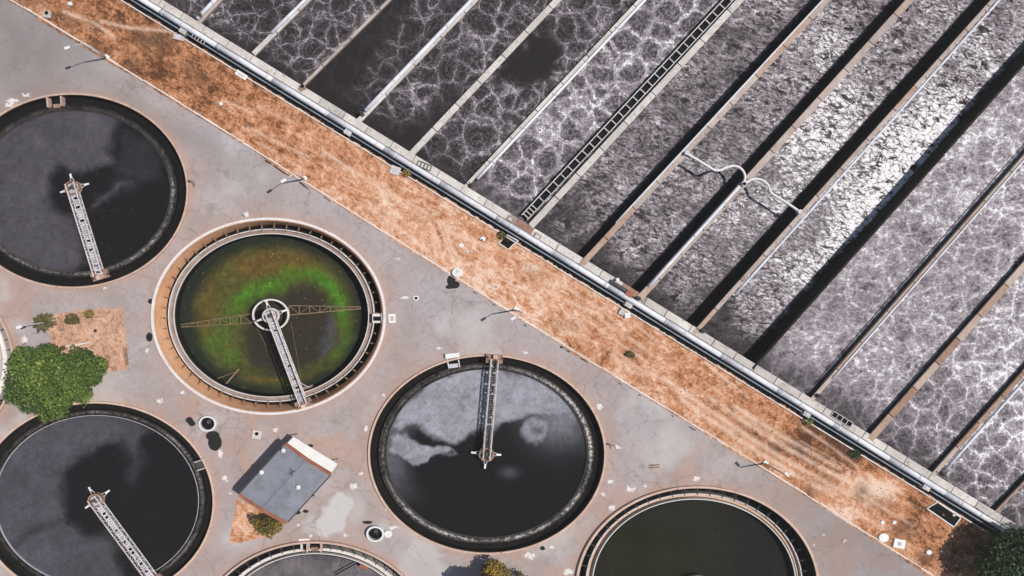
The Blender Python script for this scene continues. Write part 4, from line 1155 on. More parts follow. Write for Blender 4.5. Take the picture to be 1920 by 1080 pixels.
mb = MB(); q = G(426, 727, -3); mb.box(q, 1.2, .12, -3.9, -2.9, -.25); mb.box((q.x, q.y - .45), 1.2, .12, -3.9, -2.9, -.25); mb.box((q.x - .5, q.y - .2), .12, .5, -3.9, -2.9, -.25); mb.box((q.x + .5, q.y - .25), .12, .5, -3.9, -2.9, -.25)
mb.build('trough_box', M['browntruss'], sk)
sk = thing('scum_trough', 'rusty skimmer box under the foot of the green tank\'s bridge', 'skimmer', tuple(G(577, 728, -1.6)))
mb = MB(); q = G(577, 727, -3); mb.box(q, 1.5, .5, -3.9, -2.9, .25); mb.build('trough_box', M['rust'], sk)
mb = MB(); mb.beam(tuple(G(560, 716, -3)), tuple(G(584, 729, -2.9)), .12, .1); mb.build('blade', M['galv'], sk)
# hub of the bottom right tank and arm in the bottom tank
hb = thing('centre_hub', 'reddish round hub just showing at the bottom edge in the dark olive tank', 'hub', tuple(G(1308, 1088, 0)))
c = G(1308, 1104, -.9); mb = MB(); mb.lathe((c.x, c.y), [(2.2, -1.0), (2.2, -.8), (1.95, -.8), (1.95, -1.0)], 28, .86); mb.build('ring', M['launder'], hb)
mb = MB(); mb.cyl((c.x, c.y), 1.9, -2.4, -1.0, 24, .86); mb.build('platform', M['rust'], hb)
ar = thing('skimmer_arm', 'thin dark skimmer arm with a rusty box in the bottom tank below the hut', 'skimmer', tuple(G(690, 1050, -1.2)))
mb = MB(); mb.beam(tuple(G(628, 1078, -1.2)), tuple(G(668, 1056, -1.1)), .14, .12); mb.beam(tuple(G(640, 1066, -1.2)), tuple(G(647, 1050, -1.1)), .07, .07); mb.build('arm', M['black'], ar)
mb = MB(); mb.box(G(683, 1062, -1.1), 1.3, .5, -1.5, -.85, -.3); mb.build('skimmer_box', M['redrust'], ar)

# sluice gates over the tank channels
def gate(px, py, rot, label, style):
    p = G(px, py)
    root = thing('sluice_gate', label, 'sluice gate', (p.x, p.y, 0), 'sluice gates on the tank rims')
    ca, sa = math.cos(rot), math.sin(rot)            # +x along the channel, +y outwards
    W = lambda x, y: (p.x + x * ca - y * sa, p.y + x * sa + y * ca)
    if style == 'frame':
        for sg in (-1, 1):
            mb = MB(); mb.box(W(sg * .95, 0), .2, 1.35, -.5, .5, rot); mb.build('side_post', M['peach'], root)
        mb = MB(); mb.box(W(0, -.45), 1.0, .5, -.8, -.1, rot); mb.build('gate_plate', M['rust'], root)
    elif style == 'slab':
        mb = MB(); mb.box(W(0, .75), 1.95, .62, .05, .5, rot); mb.build('slab', M['whiteclean'], root)
        for sg in (-1, 1):
            mb = MB(); mb.beam((*W(sg * .75, .5), .2), (*W(sg * .75 + .1, -1.0), -.1), .16, .16); mb.build('strut', M['paletruss'], root)
        mb = MB(); mb.box(W(.05, -.75), 1.2, .55, -.7, -.15, rot); mb.build('gate_plate', M['galv'], root)
    elif style == 'plate':
        mb = MB(); mb.box(W(0, 0), 1.1, 1.45, -.25, -.1, rot); mb.build('gate_plate', M['dimdark'], root)
        for sg in (-1, 1):
            mb = MB(); mb.box(W(sg * .6, 0), .12, 1.5, -.3, .2, rot); mb.build('side_post', M['paletruss'], root)
    else:
        mb = MB(); mb.box(W(0, -.1), 1.25, 1.3, -1.0, -.3, rot); mb.build('box_body', M['rimwhite'], root)
        mb = MB(); mb.box(W(0, .75), 1.5, .5, -.5, .02, rot); mb.build('cover', M['whitepaint'], root)
        mb = MB(); mb.box(W(.05, -.1), .6, 1.0, -.3, -.22, rot); mb.build('slot', M['black'], root)
    return root
gate(105, 192, .1, 'small gate with two pale posts on the top rim of the upper left tank', 'frame')
gate(849, 676, .12, 'pale slab gate with struts on the top rim of the silvery film tank', 'slab')
gate(377, 871, -1.25, 'dull metal gate plate across the channel on the right of the lower left tank', 'plate')
gate(708, 597, -math.pi / 2, 'pale square gate box on the right rim of the green algae tank', 'box')
gate(571, 1024, .04, 'white gate box on the top rim of the tank cut by the bottom edge', 'box')
gate(590, 1024, .0, 'small white twin-post gate beside the gate box at the bottom edge tank', 'frame')
sl = thing('concrete_slab', 'pale square slab on the pavement outside the right rim of the green tank', 'slab', tuple(G(735, 597)))
mb = MB(); mb.box(G(735, 597), .95, 1.2, -.02, .14, .05); mb.build('slab_body', M['whitepaint'], sl)
mb = MB(); mb.box(G(735, 597), .5, .7, .14, .17, .05); mb.build('hatch', M['coping'], sl)

# ------------------------------------------------------------------ hut
ZH = 3.7
hut = thing('pump_hut', 'small hut with a grey corrugated roof, rust red edges and a white sunlit end wall', 'hut', tuple(G(536, 910)))
rc = [Vector(G(x, y, ZH)) for x, y in ((534, 833), (619, 890), (538, 979), (449.5, 926))]     # top, right, bottom, left
t_, r_, b_, l_ = rc
ridge0 = (t_ + r_) / 2 + Vector((0, 0, .45)); ridge1 = (l_ + b_) / 2 + Vector((0, 0, .45))
ctr = (t_ + r_ + b_ + l_) / 4
def inset(p, k): return ctr + (p - ctr) * k
mb = MB(); q = [t_ + (b_ - t_) * .02, r_ + (l_ - r_) * .02, b_ + (t_ - b_) * .04, l_ + (r_ - l_) * .04]
mb.prism([(p.x, p.y) for p in reversed(q)], -.1, ZH - .12)
for a, b, rg in ((q[0], q[1], inset(ridge0, .95)), (q[3], q[2], inset(ridge1, .95))):
    mb.add([(a.x, a.y, ZH - .13), (b.x, b.y, ZH - .13), ((a.x + b.x) / 2, (a.y + b.y) / 2, ZH + .3)], [(0, 1, 2), (2, 1, 0)])
mb.build('wall', M['whiteclean'], hut)
mb = MB()
for a, b, c_, d_ in ((t_, ridge0, ridge1, l_), (ridge0, r_, b_, ridge1)):
    lo = [p - Vector((0, 0, .1)) for p in (a, b, c_, d_)]
    mb.hexa(lo + [a, b, c_, d_])
rf = mb.build('roof', M['roofgrey'], hut)
mb = MB(); mb.beam(tuple(ridge0 + Vector((0, 0, .03))), tuple(ridge1 + Vector((0, 0, .03))), .3, .06); mb.build('ridge_cap', M['roofgrey'], rf)
for (a, rg, b) in ((t_, ridge0, r_), (l_, ridge1, b_)):
    out = (a - (l_ if a is t_ else t_))* 1.0
    out = out.normalized() * .12
    mb = MB()
    for p, q_ in ((a, rg), (rg, b)):
        mb.beam(tuple(p + out + Vector((0, 0, .0))), tuple(q_ + out + Vector((0, 0, .0))), .42, .2)
    fb = mb.build('barge_board', M['redrust'], rf)
for a_, b_2, sg_ in ((t_, l_, -1), (r_, b_, 1)):
    o_ = (r_ - t_).normalized() * (.1 * sg_) - Vector((0, 0, .08))
    mb = MB(); mb.beam(tuple(a_ + o_), tuple(b_2 + o_), .16, .12); mb.build('gutter', M['dimdark'], rf)
for (x, y) in ((490, 886), (559, 914), (531, 845)):
    p = G(x, y, ZH + .6)
    mb = MB(); mb.cyl((p.x, p.y), .13, ZH - .1, ZH + .5, 10); mb.lathe((p.x, p.y), [(.01, ZH + .78), (.3, ZH + .6), (.3, ZH + .5), (.01, ZH + .5)], 14); mb.build('roof_vent', M['whiteclean'], rf)
p = G(547, 886, ZH + .55)
mb = MB()
for a in (.5, 1.7): mb.beam((p.x - .55 * math.cos(a), p.y - .55 * math.sin(a), ZH + .62), (p.x + .55 * math.cos(a), p.y + .55 * math.sin(a), ZH + .62), .05, .05)
mb.tube([(p.x, p.y, ZH + .2), (p.x, p.y, ZH + .66)], .04, 6)
mb.build('rust_cross', M['dimdark'], rf)  # crossed bars standing in for a rust stain on the roof
mb = MB(); q4 = [G(x, y, 2.75) for x, y in ((550, 819), (633, 870), (620.5, 887), (537, 833))]
mb.prism([(p.x, p.y) for p in reversed(q4)], 2.6, 2.75); cn = mb.build('canopy', M['whiteclean'], hut)
for k in (0, 1):
    mb = MB(); p = q4[k].lerp(q4[3 - k], .12).lerp(q4[1 - k], .03); mb.tube([(p.x, p.y, -.05), (p.x, p.y, 2.62)], .07, 8); mb.build('canopy_post', M['galv'], cn)
dn = (t_ - l_).normalized(); al = (r_ - t_).normalized(); w0 = q[0].copy(); w0.z = 0; w_q = q
mb = MB(); a = w0 + al * 3.0 + dn * .03; mb.beam((a.x, a.y, 1.02), (a.x + al.x * .95, a.y + al.y * .95, 1.02), .08, 2.0); dr = mb.build('door', M['galv'], hut)
mb = MB(); a2 = a + al * .8 + dn * .08; mb.box(a2, .1, .1, .95, 1.1); mb.build('handle', M['black'], dr)
for k in (1.0, 5.2):
    mb = MB(); a = w0 + al * k + dn * .03; mb.beam((a.x, a.y, 1.7), (a.x + al.x * .8, a.y + al.y * .8, 1.7), .07, .7); mb.build('window', M['dimdark'], hut)

# ------------------------------------------------------------------ lamps
def lamp(base, arm_px, ang_shadow, label, boxed=True):
    z = 6.4
    b = G(*base); v = Vector((arm_px[0] * S, -arm_px[1] * S, 0))
    root = thing('street_lamp', label, 'lamp', (b.x, b.y, 0), 'tall lamps along the kerb')
    mb = MB(); mb.tube([(b.x, b.y, 0), (b.x, b.y, 2.5), (b.x, b.y, z)], [.13, .11, .08], 8); mb.build('pole', M['galv'], root, True)
    if v.length > .05:
        mb = MB(); mb.tube([(b.x, b.y, z - .06), (b.x + v.x * .5, b.y + v.y * .5, z + .1), (b.x + v.x, b.y + v.y, z + .15)], .05, 6); ar_ = mb.build('arm', M['galv'], root, True)
    e = b + v; dv = v.normalized() if v.length > .05 else Vector((1, 0, 0))
    mb = MB(); mb.beam((e.x - dv.x * .15, e.y - dv.y * .15, z + .15), (e.x + dv.x * .55, e.y + dv.y * .55, z + .15), .34, .16)
    hd = mb.build('lamp_head', M['whiteclean'], root)
    mb = MB(); mb.beam((e.x - dv.x * .05, e.y - dv.y * .05, z + .05), (e.x + dv.x * .45, e.y + dv.y * .45, z + .05), .24, .05); mb.build('lens', M['galv'], hd)
    mb = MB(); mb.box((b.x + .08, b.y + .12), .62, .5, -.05, .35, -.6); mb.build('footing', M['whitepaint'], root)
lamp((201, 109), (-26, 9), 0, 'lamp post at the kerb in the upper left, its head over the darker road')
lamp((571, 336), (-19, 13), 0, 'lamp post at the kerb above the green algae tank')
lamp((966, 581), (-13, 8), 0, 'lamp post at the kerb near the middle, above the silvery film tank')
lamp((1433, 868), (-4, -4), 0, 'lamp post in the dry grass at the kerb above the dark olive tank')
lamp((97, 603), (-6, 2), 0, 'lamp post rising through the palm on the pinkish soil bed')

# ------------------------------------------------------------------ plants
def leaves(mb, blobs, n, size, flat=.55, seed=1):
    r = random.Random(seed)
    blobs = list(blobs)
    for b in list(blobs):                      # ragged twigs round every clump
        for k in range(5):
            a_ = r.uniform(0, 6.28); e_ = r.uniform(.75, 1.12)
            blobs.append((b[0] + math.cos(a_) * b[3] * e_, b[1] + math.sin(a_) * b[4] * e_, b[2] + r.uniform(-.3, .5) * b[5], b[3] * r.uniform(.18, .38), b[4] * r.uniform(.18, .38), b[5] * r.uniform(.2, .4)))
    tone = [r.uniform(-.28, .26) for b in blobs]; ids = list(range(len(blobs)))
    wts = [b[3] * b[4] * b[5] for b in blobs]
    for i in range(n):
        bi = r.choices(ids, wts)[0]; x, y, z, rx, ry, rz = blobs[bi]
        while True:
            a = Vector((r.gauss(0, 1), r.gauss(0, 1), r.gauss(0, 1)))
            if a.length > .1: break
        a.normalize(); k = r.uniform(.45, 1.06) ** .6
        c = Vector((x + a.x * rx * k, y + a.y * ry * k, z + a.z * rz * k))
        nn = (a * .6 + Vector((r.uniform(-1, 1), r.uniform(-1, 1), r.uniform(-.2, 1.2)))).normalized()
        u = nn.orthogonal().normalized(); an = r.uniform(0, 6.28); u = Matrix.Rotation(an, 3, nn) @ u; w = nn.cross(u)
        s = size * r.uniform(.6, 1.3); l = s * r.uniform(1.0, 1.7)
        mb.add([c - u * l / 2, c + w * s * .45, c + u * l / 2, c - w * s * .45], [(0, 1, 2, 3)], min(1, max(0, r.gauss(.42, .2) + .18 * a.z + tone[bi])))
    return mb

def plant(name, label, cat, mat, base, blobs, n, size, trunk_r, group=None, seed=1):
    b = Vector(base)
    root = thing(name, label, cat, (b.x, b.y, 0), group)
    mb = MB(); top = Vector((sum(q[0] for q in blobs) / len(blobs), sum(q[1] for q in blobs) / len(blobs), sum(q[2] for q in blobs) / len(blobs)))
    fork = Vector((b.x, b.y, 0)).lerp(top, .45)
    mb.tube([(b.x, b.y, -.1), tuple(fork)], [trunk_r, trunk_r * .75], 8)
    for q in blobs[:10]:
        e = Vector(q[:3]); m = fork.lerp(e, .5) + Vector((rnd.uniform(-.2, .2), rnd.uniform(-.2, .2), .1))
        mb.tube([tuple(fork), tuple(m), tuple(e)], [trunk_r * .55, trunk_r * .35, trunk_r * .12], 6)
    mb.build('trunk', M['bark'], root, True)
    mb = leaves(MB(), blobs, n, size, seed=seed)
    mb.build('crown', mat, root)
    return root

def blobset(pts, z, zr=.8):
    out = []
    for (x, y, r, dz) in pts:
        p = G(x, y, z + dz); k = (HGT - z - dz) / F_PX
        out.append((p.x, p.y, z + dz, r * k, r * k * .92, r * k * zr))
    return out
BT = [(45, 675, 27, .0), (85, 668, 26, .5), (150, 680, 30, .4), (178, 688, 22, .0), (120, 705, 34, .9), (70, 705, 36, .7), (35, 735, 26, -.2), (60, 755, 24, -.5), (100, 745, 36, .5), (140, 725, 30, .4), (155, 742, 18, -.4),
      (25, 712, 18, -.3), (110, 772, 18, -.8), (85, 778, 16, -1.0), (165, 705, 26, .2), (192, 682, 12, -.2), (110, 690, 30, 1.0), (22, 745, 14, -.6), (30, 690, 18, -.2), (95, 660, 16, .0)]
bs = blobset(BT, 3.2)
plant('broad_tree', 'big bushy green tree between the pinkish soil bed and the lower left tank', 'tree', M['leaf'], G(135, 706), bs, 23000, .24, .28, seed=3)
plant('dark_tree', 'dark green tree in deep shade at the lower right corner', 'tree', M['leafdark'], G(1845, 1040), blobset([(1862, 1038, 22, -.6), (1888, 1032, 30, .2), (1918, 1030, 38, .5), (1890, 1060, 40, .4), (1930, 1065, 44, .6), (1860, 1065, 30, -.3), (1905, 1010, 22, -.2), (1858, 1056, 18, -.8), (1960, 1030, 40, .4), (1890, 1095, 44, .2)], 4.2), 11000, .33, .25, seed=5)
plant('shade_tree', 'tree below the bottom edge whose black shadow falls left of the yellowing shrub', 'tree', M['leafdark'], G(908, 1068), blobset([(905, 1112, 24, .3), (930, 1110, 22, 0), (915, 1130, 28, .4), (890, 1125, 22, .1)], 5.8), 4000, .3, .2, seed=6)
plant('yellow_shrub', 'yellowing shrub at the bottom edge right of a black tree shadow', 'shrub', M['leafyellow'], G(930, 1062), blobset([(925, 1066, 18, .3), (938, 1070, 14, 0), (914, 1072, 14, 0), (925, 1080, 20, .4), (945, 1080, 16, -.1)], 2.2), 2600, .22, .09, seed=7)
plant('bare_shrub', 'dark shrub at the bottom edge, far right of the yellowing one', 'shrub', M['leafolive'], G(975, 1083), blobset([(972, 1088, 14, 0), (985, 1086, 8, 0)], 1.4), 500, .2, .06, seed=8)
plant('yellow_bush', 'yellow-green bush against the lower edge of the grey roofed hut', 'shrub', M['leafyellow'], G(502, 980), blobset([(500, 985, 17, .3), (485, 982, 11, 0), (517, 988, 13, 0), (505, 1000, 10, -.2), (528, 978, 7, -.3), (490, 996, 9, -.3), (478, 975, 8, .2)], 1.8), 2600, .2, .09, seed=9)
plant('olive_shrub', 'low olive shrub in the pinkish soil bed, nearest the palm', 'shrub', M['leafolive'], G(134, 597), blobset([(134, 598, 12, 0), (143, 601, 8, 0), (128, 602, 7, 0)], .5), 700, .16, .05, 'low shrubs in the pinkish soil bed', 10)
plant('yellow_clump', 'small round yellow-olive clump at the top of the pinkish soil bed', 'shrub', M['leafyellow'], G(167, 589), blobset([(167, 589, 9, 0)], .45), 420, .15, .04, 'low shrubs in the pinkish soil bed', 11)
plant('dark_clump', 'tiny dark clump on the pinkish soil bed beside the tree crown', 'shrub', M['leafolive'], G(117, 653), blobset([(117, 653, 5, 0)], .35), 160, .14, .03, 'low shrubs in the pinkish soil bed', 12)
for (x, y, r, mt, lab, sd) in ((763, 324, 8, 'leafyellow', 'low yellow weed beside the pale square slab at the front pipes', 13), (1514, 789, 9, 'leaf', 'bright green weed below the front pipes where a wall pipe ends', 14),
                               (1602, 851, 9, 'leafdark', 'dark green weed against the pale edging in the orange grass', 15), (940, 441, 8, 'leafolive', 'green weed growing on the rim of the dark square pit', 16), (1182, 664, 7, 'leafolive', 'brown weed in the middle of the orange strip', 17)):
    plant('weed', lab, 'weed', M[mt], G(x, y), blobset([(x, y, r, 0), (x + r * .7, y + 2, r * .6, 0)], .35), 260, .17, .04, 'weeds on the orange strip', sd)
# palm
pl = thing('palm', 'small dark olive palm on the corner of the pinkish soil bed', 'palm', tuple(G(84, 604)))
b = G(84, 604); mb = MB(); mb.tube([(b.x, b.y, -.1), (b.x, b.y, 1.6)], [.16, .11], 8); mb.build('trunk', M['bark'], pl, True)
c = G(80, 604, 1.8)
for k in range(17):
    a = k * 2.39996; l = rnd.uniform(1.35, 1.95); mb = MB()
    pts = [Vector((c.x + math.cos(a) * l * t, c.y + math.sin(a) * l * t * .9, 1.7 + .5 * math.sin(t * 2.2) - .55 * t * t)) for t in (0, .25, .5, .75, 1)]
    mb.tube(pts, .03, 4)
    for t in range(1, 22):
        u = t / 22; i = min(3, int(u * 4)); p = pts[i].lerp(pts[i + 1], u * 4 - i); dv = (pts[i + 1] - pts[i]).normalized(); sv = dv.cross(Vector((0, 0, 1)))
        w = .42 * math.sin(math.pi * (.15 + .8 * u))
        for sg in (-1, 1):
            e = p + sv * (sg * w) + dv * .22 - Vector((0, 0, .1))
            mb.add([p - dv * .05, p + dv * .05, e], [(0, 1, 2)])
    mb.build('frond', M['leafolive'], pl)

# ------------------------------------------------------------------ small fixtures
def disc(px, py, r, z1, label, mat, cat='cover', name='manhole_cover', group='round covers on the orange strip', cap=None, ov=.86):
    p = G(px, py); root = thing(name, label, cat, (p.x, p.y, 0), group)
    mb = MB(); mb.lathe((p.x, p.y), [(.01, z1), (r * .94, z1), (r, z1 - .03), (r, -.05), (.01, -.05)], 28, ov); mb.build('cover_body', mat, root)
    if cap:
        q = G(px + cap[0], py + cap[1]); mb = MB(); mb.cyl((q.x, q.y), cap[2], z1 - .01, z1 + cap[3], 16, ov); mb.build('cap', cap[4], root)
    return root
def annulus(px, py, ro, ri, z1, label, name='manhole', cat='manhole', mat=None, inner=None, ov=.88, group=None, extra=None):
    p = G(px, py); root = thing(name, label, cat, (p.x, p.y, 0), group)
    mb = MB(); mb.lathe((p.x, p.y), [(ro, -.05), (ro, z1), (ri, z1), (ri, -.05)], 36, ov); mb.build('rim', mat or M['whiteclean'], root)
    mb = MB(); mb.cyl((p.x, p.y), ri + .01, -.04, min(.05, z1 - .04), 32, ov); mb.build('well', inner or M['black'], root)
    if extra: extra(root, p, z1)
    return root
def hub_cap(root, p, z1):
    mb = MB(); mb.cyl((p.x + .1, p.y + .18), .3, .03, .16, 14); mb.build('valve_box', M['dimdark'], root)
annulus(391, 793, 16.5 * S, 13.2 * S, .55, 'white ring well with dark inside, beside the lower left tank', mat=M['whiteclean'], group='white ring wells on the pavement', name='ring_well', cat='well', extra=hub_cap)
def side_lid(root, p, z1):
    hub_cap(root, p, z1); q = G(728, 1000); mb = MB(); mb.cyl((q.x, q.y), .55, -.02, .3, 18, .9); mb.build('side_cap', M['whiteclean'], root)
annulus(704, 998, 16.5 * S, 13.2 * S, .7, 'white ring well with a white cap at its side, between the bottom tanks', mat=M['whiteclean'], group='white ring wells on the pavement', name='ring_well', cat='well', extra=side_lid)
annulus(780, 559, 5.5 * S, 3.2 * S, .12, 'small white manhole ring on open pavement right of the green tank')
annulus(172, 53, 4.5 * S, 3 * S, .15, 'small dull manhole ring in the orange grass, upper left', mat=M['launder'])
annulus(929, 538, 6 * S, 3.6 * S, .15, 'small tan manhole ring in the orange grass above the middle lamp', mat=M['coping'], inner=M['launder'])
annulus(1719, 953, 4 * S, 2.6 * S, .12, 'faint rusty manhole ring left of the long black pit', mat=M['rust'])
annulus(179, 620, 4 * S, 2.4 * S, .1, 'tiny dull ring on the pinkish soil bed', mat=M['launder'])
disc(857, 511, 10 * S, .55, 'white round tank lid with a grey cap at the kerb, middle of the photo', M['whiteclean'], 'tank lid', 'tank_lid', None, (2.2, -3, 3.4 * S, .12, M['galv']))
disc(1655, 1007, 9.5 * S, .28, 'largest plain white round cover, beside the white square cover', M['whiteclean'], cap=(0, 1, .3, .02, M['whitepaint']))
disc(1653, 978.5, 4 * S, .25, 'left one of two small white covers side by side above the white disc', M['whiteclean'])
disc(1675, 978.5, 4 * S, .25, 'right one of two small white covers side by side above the white disc', M['whiteclean'])
disc(1739, 1034, 5.3 * S, .35, 'small white cover standing alone right of the white square cover', M['whiteclean'])
disc(1766, 1035, 4.2 * S, .15, 'small pinkish cover left of the dark tree', M['peach'])
disc(133, 8, 4.5 * S, .3, 'white round cover at the top edge, left', M['whiteclean'])
disc(865, 460, 4.6 * S, .15, 'pale cover in the bleached grass left of the dark pit', M['whitepaint'])
disc(877, 472, 3.6 * S, .12, 'smaller pale cover just below the pale one in the bleached grass', M['coping'])
disc(905, 448, 5.0 * S, .3, 'white cover with a dark notch nearest the dark pit', M['whitepaint'], cap=(-1.5, 2, .14, .03, M['black']))
disc(415, 195, 3.5 * S, .2, 'tiny white cover in the orange grass below the pale slab, upper left', M['whitepaint'])
disc(1583, 1013, 4 * S, .1, 'dull pink round cover on the grey pavement at lower right', M['peach'], 'cover', 'manhole_cover', None)
def block(px, py, sx, sy, z1, rot, label, mat, name='concrete_block', cat='block', top=None, group='pale slabs and blocks by the front pipes'):
    p = G(px, py); root = thing(name, label, cat, (p.x, p.y, 0), group)
    mb = MB(); mb.box(p, sx, sy, -.05, z1, rot); mb.build('block_body', mat, root)
    if top == 'hole':
        mb = MB(); mb.cyl((p.x - .03, p.y + .15), .26, z1 - .02, z1 + .015, 16); mb.build('hole', M['black'], root)
    elif top == 'cap':
        mb = MB(); mb.cyl((p.x, p.y), .28, z1 - .02, z1 + .05, 16); mb.build('cap', M['galv'], root)
    elif top == 'lid':
        mb = MB(); mb.box(p, sx * .55, sy * .55, z1, z1 + .03, rot); mb.build('lid', M['galv'], root)
    return root
AK = -.56
block(90, 28, 1.05, .95, .35, -.1, 'pale square box with a round dark hole at the kerb, upper left corner', M['coping'], 'valve_box', 'box', 'hole', None)
block(1684, 1018, 1.55, 1.2, .3, -.22, 'white square cover with a grey knob beside the large white disc', M['whiteclean'], 'square_cover', 'cover', 'cap', None)
block(337, 71, 1.5, .8, .35, -.25, 'weathered pale block against the shade strip in the upper left', M['coping'], top='lid')
block(453, 141, 1.7, .7, .2, AK, 'long whitish slab in the orange grass near the second wall', M['whitepaint'], top='lid')
block(741, 320, 1.35, 1.15, .25, .2 + AK, 'clean pale square slab beside the yellow weed', M['coping'], top='lid')
block(1165, 585, .75, .8, .4, AK, 'left one of two pale blocks under the front wall below the curved pipes', M['coping'])
block(1175, 591, .75, .7, .45, .1, 'right one of two pale blocks under the front wall below the curved pipes', M['whitepaint'])
block(570, 168, .75, .75, 1.25, .4, 'rusty brown valve box on the front wall at the narrow wall', M['rust'], 'valve_box', 'box', 'hole', None)
block(1005, 444, 1.05, .8, 1.12, AK, 'pink brown hatch on the front wall right of the ladder channel', M['launder'], 'hatch', 'hatch', 'lid', None)
block(955, 412, .95, .75, 1.1, AK, 'brown hatch on the front wall left of the ladder channel', M['rust'], 'hatch', 'hatch', 'lid', None)
# sluice machinery on the front wall
sm = thing('sluice_machine', 'rusty orange sluice gear on the front wall where the curved pipes\' wall begins', 'sluice gear', tuple(G(1165, 540, ZT)))
mb = MB(); p = G(1160, 536, ZT + .3); mb.box(p, 2.6, .45, ZT, ZT + .35, AK); mb.build('gear_frame', M['dimdark'], sm)
mb = MB(); p = G(1180, 551, ZT + .3); mb.box(p, 1.0, .8, ZT - .05, ZT + .45, AK); mb.build('motor_cover', M['redrust'], sm)
mb = MB(); p = G(1158, 524, ZT + .5); mb.cyl((p.x, p.y), .22, ZT, ZT + .6, 12); mb.build('spindle', M['whitepaint'], sm)
for (x0_, y0_, x1_, y1_, lab) in ((783, 306, 808, 316, 'thin dark handrail frame on the front wall right of the plain wide wall'), (1560, 775, 1596, 797, 'black grating let into the front wall between two mauve lanes'),
                                  (1825, 954, 1862, 978, 'black grating bars on the front wall near the lower right corner'), (362, 66, 384, 80, 'dark broken opening in the front wall top near the upper left corner')):
    a = G(x0_, y0_, ZT); b = G(x1_, y1_, ZT); dv = (b - a).normalized(); sv = Vector((-dv.y, dv.x, 0)); Lg = (b - a).length
    root = thing('grating', lab, 'grating', (a.x, a.y, ZT), 'gratings on the front wall')
    mb = MB()
    if 'handrail' not in lab: mb.beam((a.x, a.y, ZT + .01), (b.x, b.y, ZT + .01), .62, .05); mb.build('opening', M['black'], root); mb = MB()
    for sg in (-1, 1): mb.beam(tuple(a + sv * (.36 * sg) + Vector((0, 0, .12))), tuple(b + sv * (.36 * sg) + Vector((0, 0, .12))), .07, .12)
    k = 0.0
    while k <= Lg:
        q = a + dv * k; mb.beam(tuple(q - sv * .36 + Vector((0, 0, .1))), tuple(q + sv * .36 + Vector((0, 0, .1))), .08, .08); k += Lg / 4
    mb.build('bars', M['dimdark'] if 'handrail' in lab else M['galv'], root)
# pits beside the shade strip
def pit(poly, label):
    ps = [G(*q, .1) for q in poly]; c = sum(ps, Vector()) / len(ps); c.z = 0
    root = thing('pit', label, 'pit', tuple(c), 'open pits by the shade strip')
    mb = MB(); mb.prism([(p_.x, p_.y) for p_ in reversed(ps)], -.06, .13); mb.build('opening', M['black'], root)  # black slab painted as the darkness of an open hole
    mb = MB(); n = len(ps)
    for i in range(n):
        a, b = ps[i], ps[(i + 1) % n]; mb.beam((a.x, a.y, .09), (b.x, b.y, .09), .16, .24)
    mb.build('rim', M['palekerb'], root)
    return root
pit([(935, 456), (953, 468), (962, 459), (972, 452), (950, 440)], 'small black square pit with a pale rim and a green weed')
r_p = pit([(1737, 953), (1788, 988), (1801, 970), (1757, 941)], 'long black rectangular pit by the shade strip in the lower right')
mb = MB(); mb.box(G(1787, 964), .5, .35, .1, .3, .4); mb.build('loose_brick', M['peach'], r_p)
# posts, cone, bars
pc = thing('marker_cone', 'white pointed marker on the pavement above the green tank', 'cone', tuple(G(460, 404)))
p = G(460, 403); mb = MB(); mb.cyl((p.x, p.y), .42, .05, .85, 16, 1, .06); mb.build('cone_body', M['whiteclean'], pc)
mb = MB(); mb.box(p, .95, .75, -.02, .06, .2); mb.build('base', M['coping'], pc)
for (x, y, lab) in ((357, 340, 'small dark bracket post on the right rim of the upper left tank'), (1139, 831, 'small dark bracket post on the right rim of the silvery film tank')):
    p = G(x, y); root = thing('bracket_post', lab, 'post', tuple(p), 'bracket posts on tank rims')
    mb = MB(); mb.tube([(p.x, p.y, 0), (p.x, p.y, 1.0)], .06, 6); mb.build('post', M['dimdark'], root)
    mb = MB(); mb.beam((p.x, p.y, .95), (p.x + .75, p.y - .1, .95), .09, .09); mb.beam((p.x + .7, p.y - .1, .95), (p.x + .95, p.y - .7, .9), .08, .08); mb.build('arm', M['dimdark'], root)
for (y, lab) in ((871.5, 'upper one of two rusty bars lying on the pavement'), (876, 'lower one of two rusty bars lying on the pavement')):
    mb = MB(); a = G(1217, y + 1); b = G(1236, y - .5); mb.beam((a.x, a.y, .09), (b.x, b.y, .09), .16, .12)
    solo('rusty_bar', mb, M['rust'], lab, 'bar', ((a.x + b.x) / 2, (a.y + b.y) / 2, 0), 'rusty bars on the pavement')
block(482, 815, 1.25, 1.1, .12, -.15, 'pale square manhole frame with a dark hole left of the hut', M['coping'], 'manhole', 'manhole', 'hole', None)
mb = MB(); a = G(123, 650, .15); b = G(168, 642, .15); mb.tube([(a.x, a.y, .12), (b.x, b.y, .15)], .09, 6)
solo('fallen_pole', mb, M['whitepaint'], 'pale thin pole lying on the pinkish soil bed above the tree', 'pole', ((a.x + b.x) / 2, (a.y + b.y) / 2, 0))
mb = MB(); p = G(237, 668); mb.box(p, .35, 2.4, -.02, .35, .12)
solo('broken_kerb_stone', mb, M['rust'], 'dark broken kerb stone at the right corner of the pinkish soil bed', 'kerb stone', tuple(p))

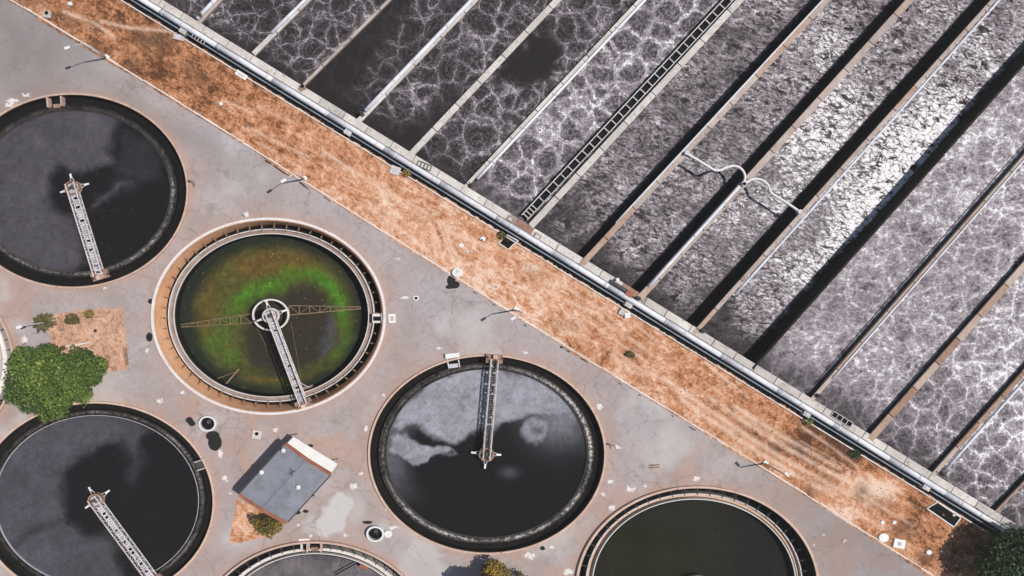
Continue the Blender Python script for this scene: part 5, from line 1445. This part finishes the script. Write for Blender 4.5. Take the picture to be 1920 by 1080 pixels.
# ------------------------------------------------------------------ light, sky, camera
sun_dir = Vector((44.0 * S, 8.0 * S, 6.44)).normalized()
sl_ = bpy.data.lights.new('sun', 'SUN'); sl_.energy = SUN_E; sl_.angle = math.radians(.5); sl_.color = (1, .955, .9)
so = bpy.data.objects.new('sun', sl_); COL.objects.link(so)
so.rotation_euler = sun_dir.to_track_quat('Z', 'Y').to_euler()
w = bpy.data.worlds.new('World'); SC.world = w; w.use_nodes = True
nt = w.node_tree; bg = nt.nodes['Background']
sky = nt.nodes.new('ShaderNodeTexSky'); sky.sky_type = 'NISHITA'; sky.sun_disc = False
sky.sun_elevation = math.asin(sun_dir.z); sky.sun_rotation = math.atan2(sun_dir.x, sun_dir.y)
nt.links.new(sky.outputs[0], bg.inputs[0]); bg.inputs[1].default_value = SKY_E
cam = bpy.data.cameras.new('camera'); co = bpy.data.objects.new('camera', cam); COL.objects.link(co)
co.location = (0, 0, HGT); co.rotation_euler = (0, 0, 0)
cam.sensor_fit = 'HORIZONTAL'; cam.sensor_width = 36.0; cam.lens = 36.0 * F_PX / 1920.0
cam.shift_x = (960 - NX) / 1920.0; cam.shift_y = -(540 - NY) / 1920.0
cam.clip_start = .5; cam.clip_end = 6000
SC.camera = co
SC.view_settings.view_transform = 'Standard'; SC.view_settings.look = 'None'
SC.view_settings.exposure = EXPO; SC.view_settings.gamma = 1.0; SC.view_settings.use_curve_mapping = False

# scattering box added between camera and ground to lift the blacks
hz = MB(); hz.prism([(-3000, -3000), (3000, -3000), (3000, 3000), (-3000, 3000)], -6.0, HGT + 3.0)
t = NT('lift_air'); t.t.nodes.remove(t.b)
pv = t.n('ShaderNodeVolumePrincipled'); pv.inputs['Color'].default_value = (1.0, .955, .925, 1); pv.inputs['Density'].default_value = LIFT_DENSITY; pv.inputs['Anisotropy'].default_value = 0.0
t.l(pv.outputs[0], t.out.inputs['Volume'])
solo('haze', hz, t.m, 'thin scattering box added over the whole plant to lift the blacks', 'haze', (0, 0, 0), kind='stuff')  # 'haze' is the added box that lifts the blacks
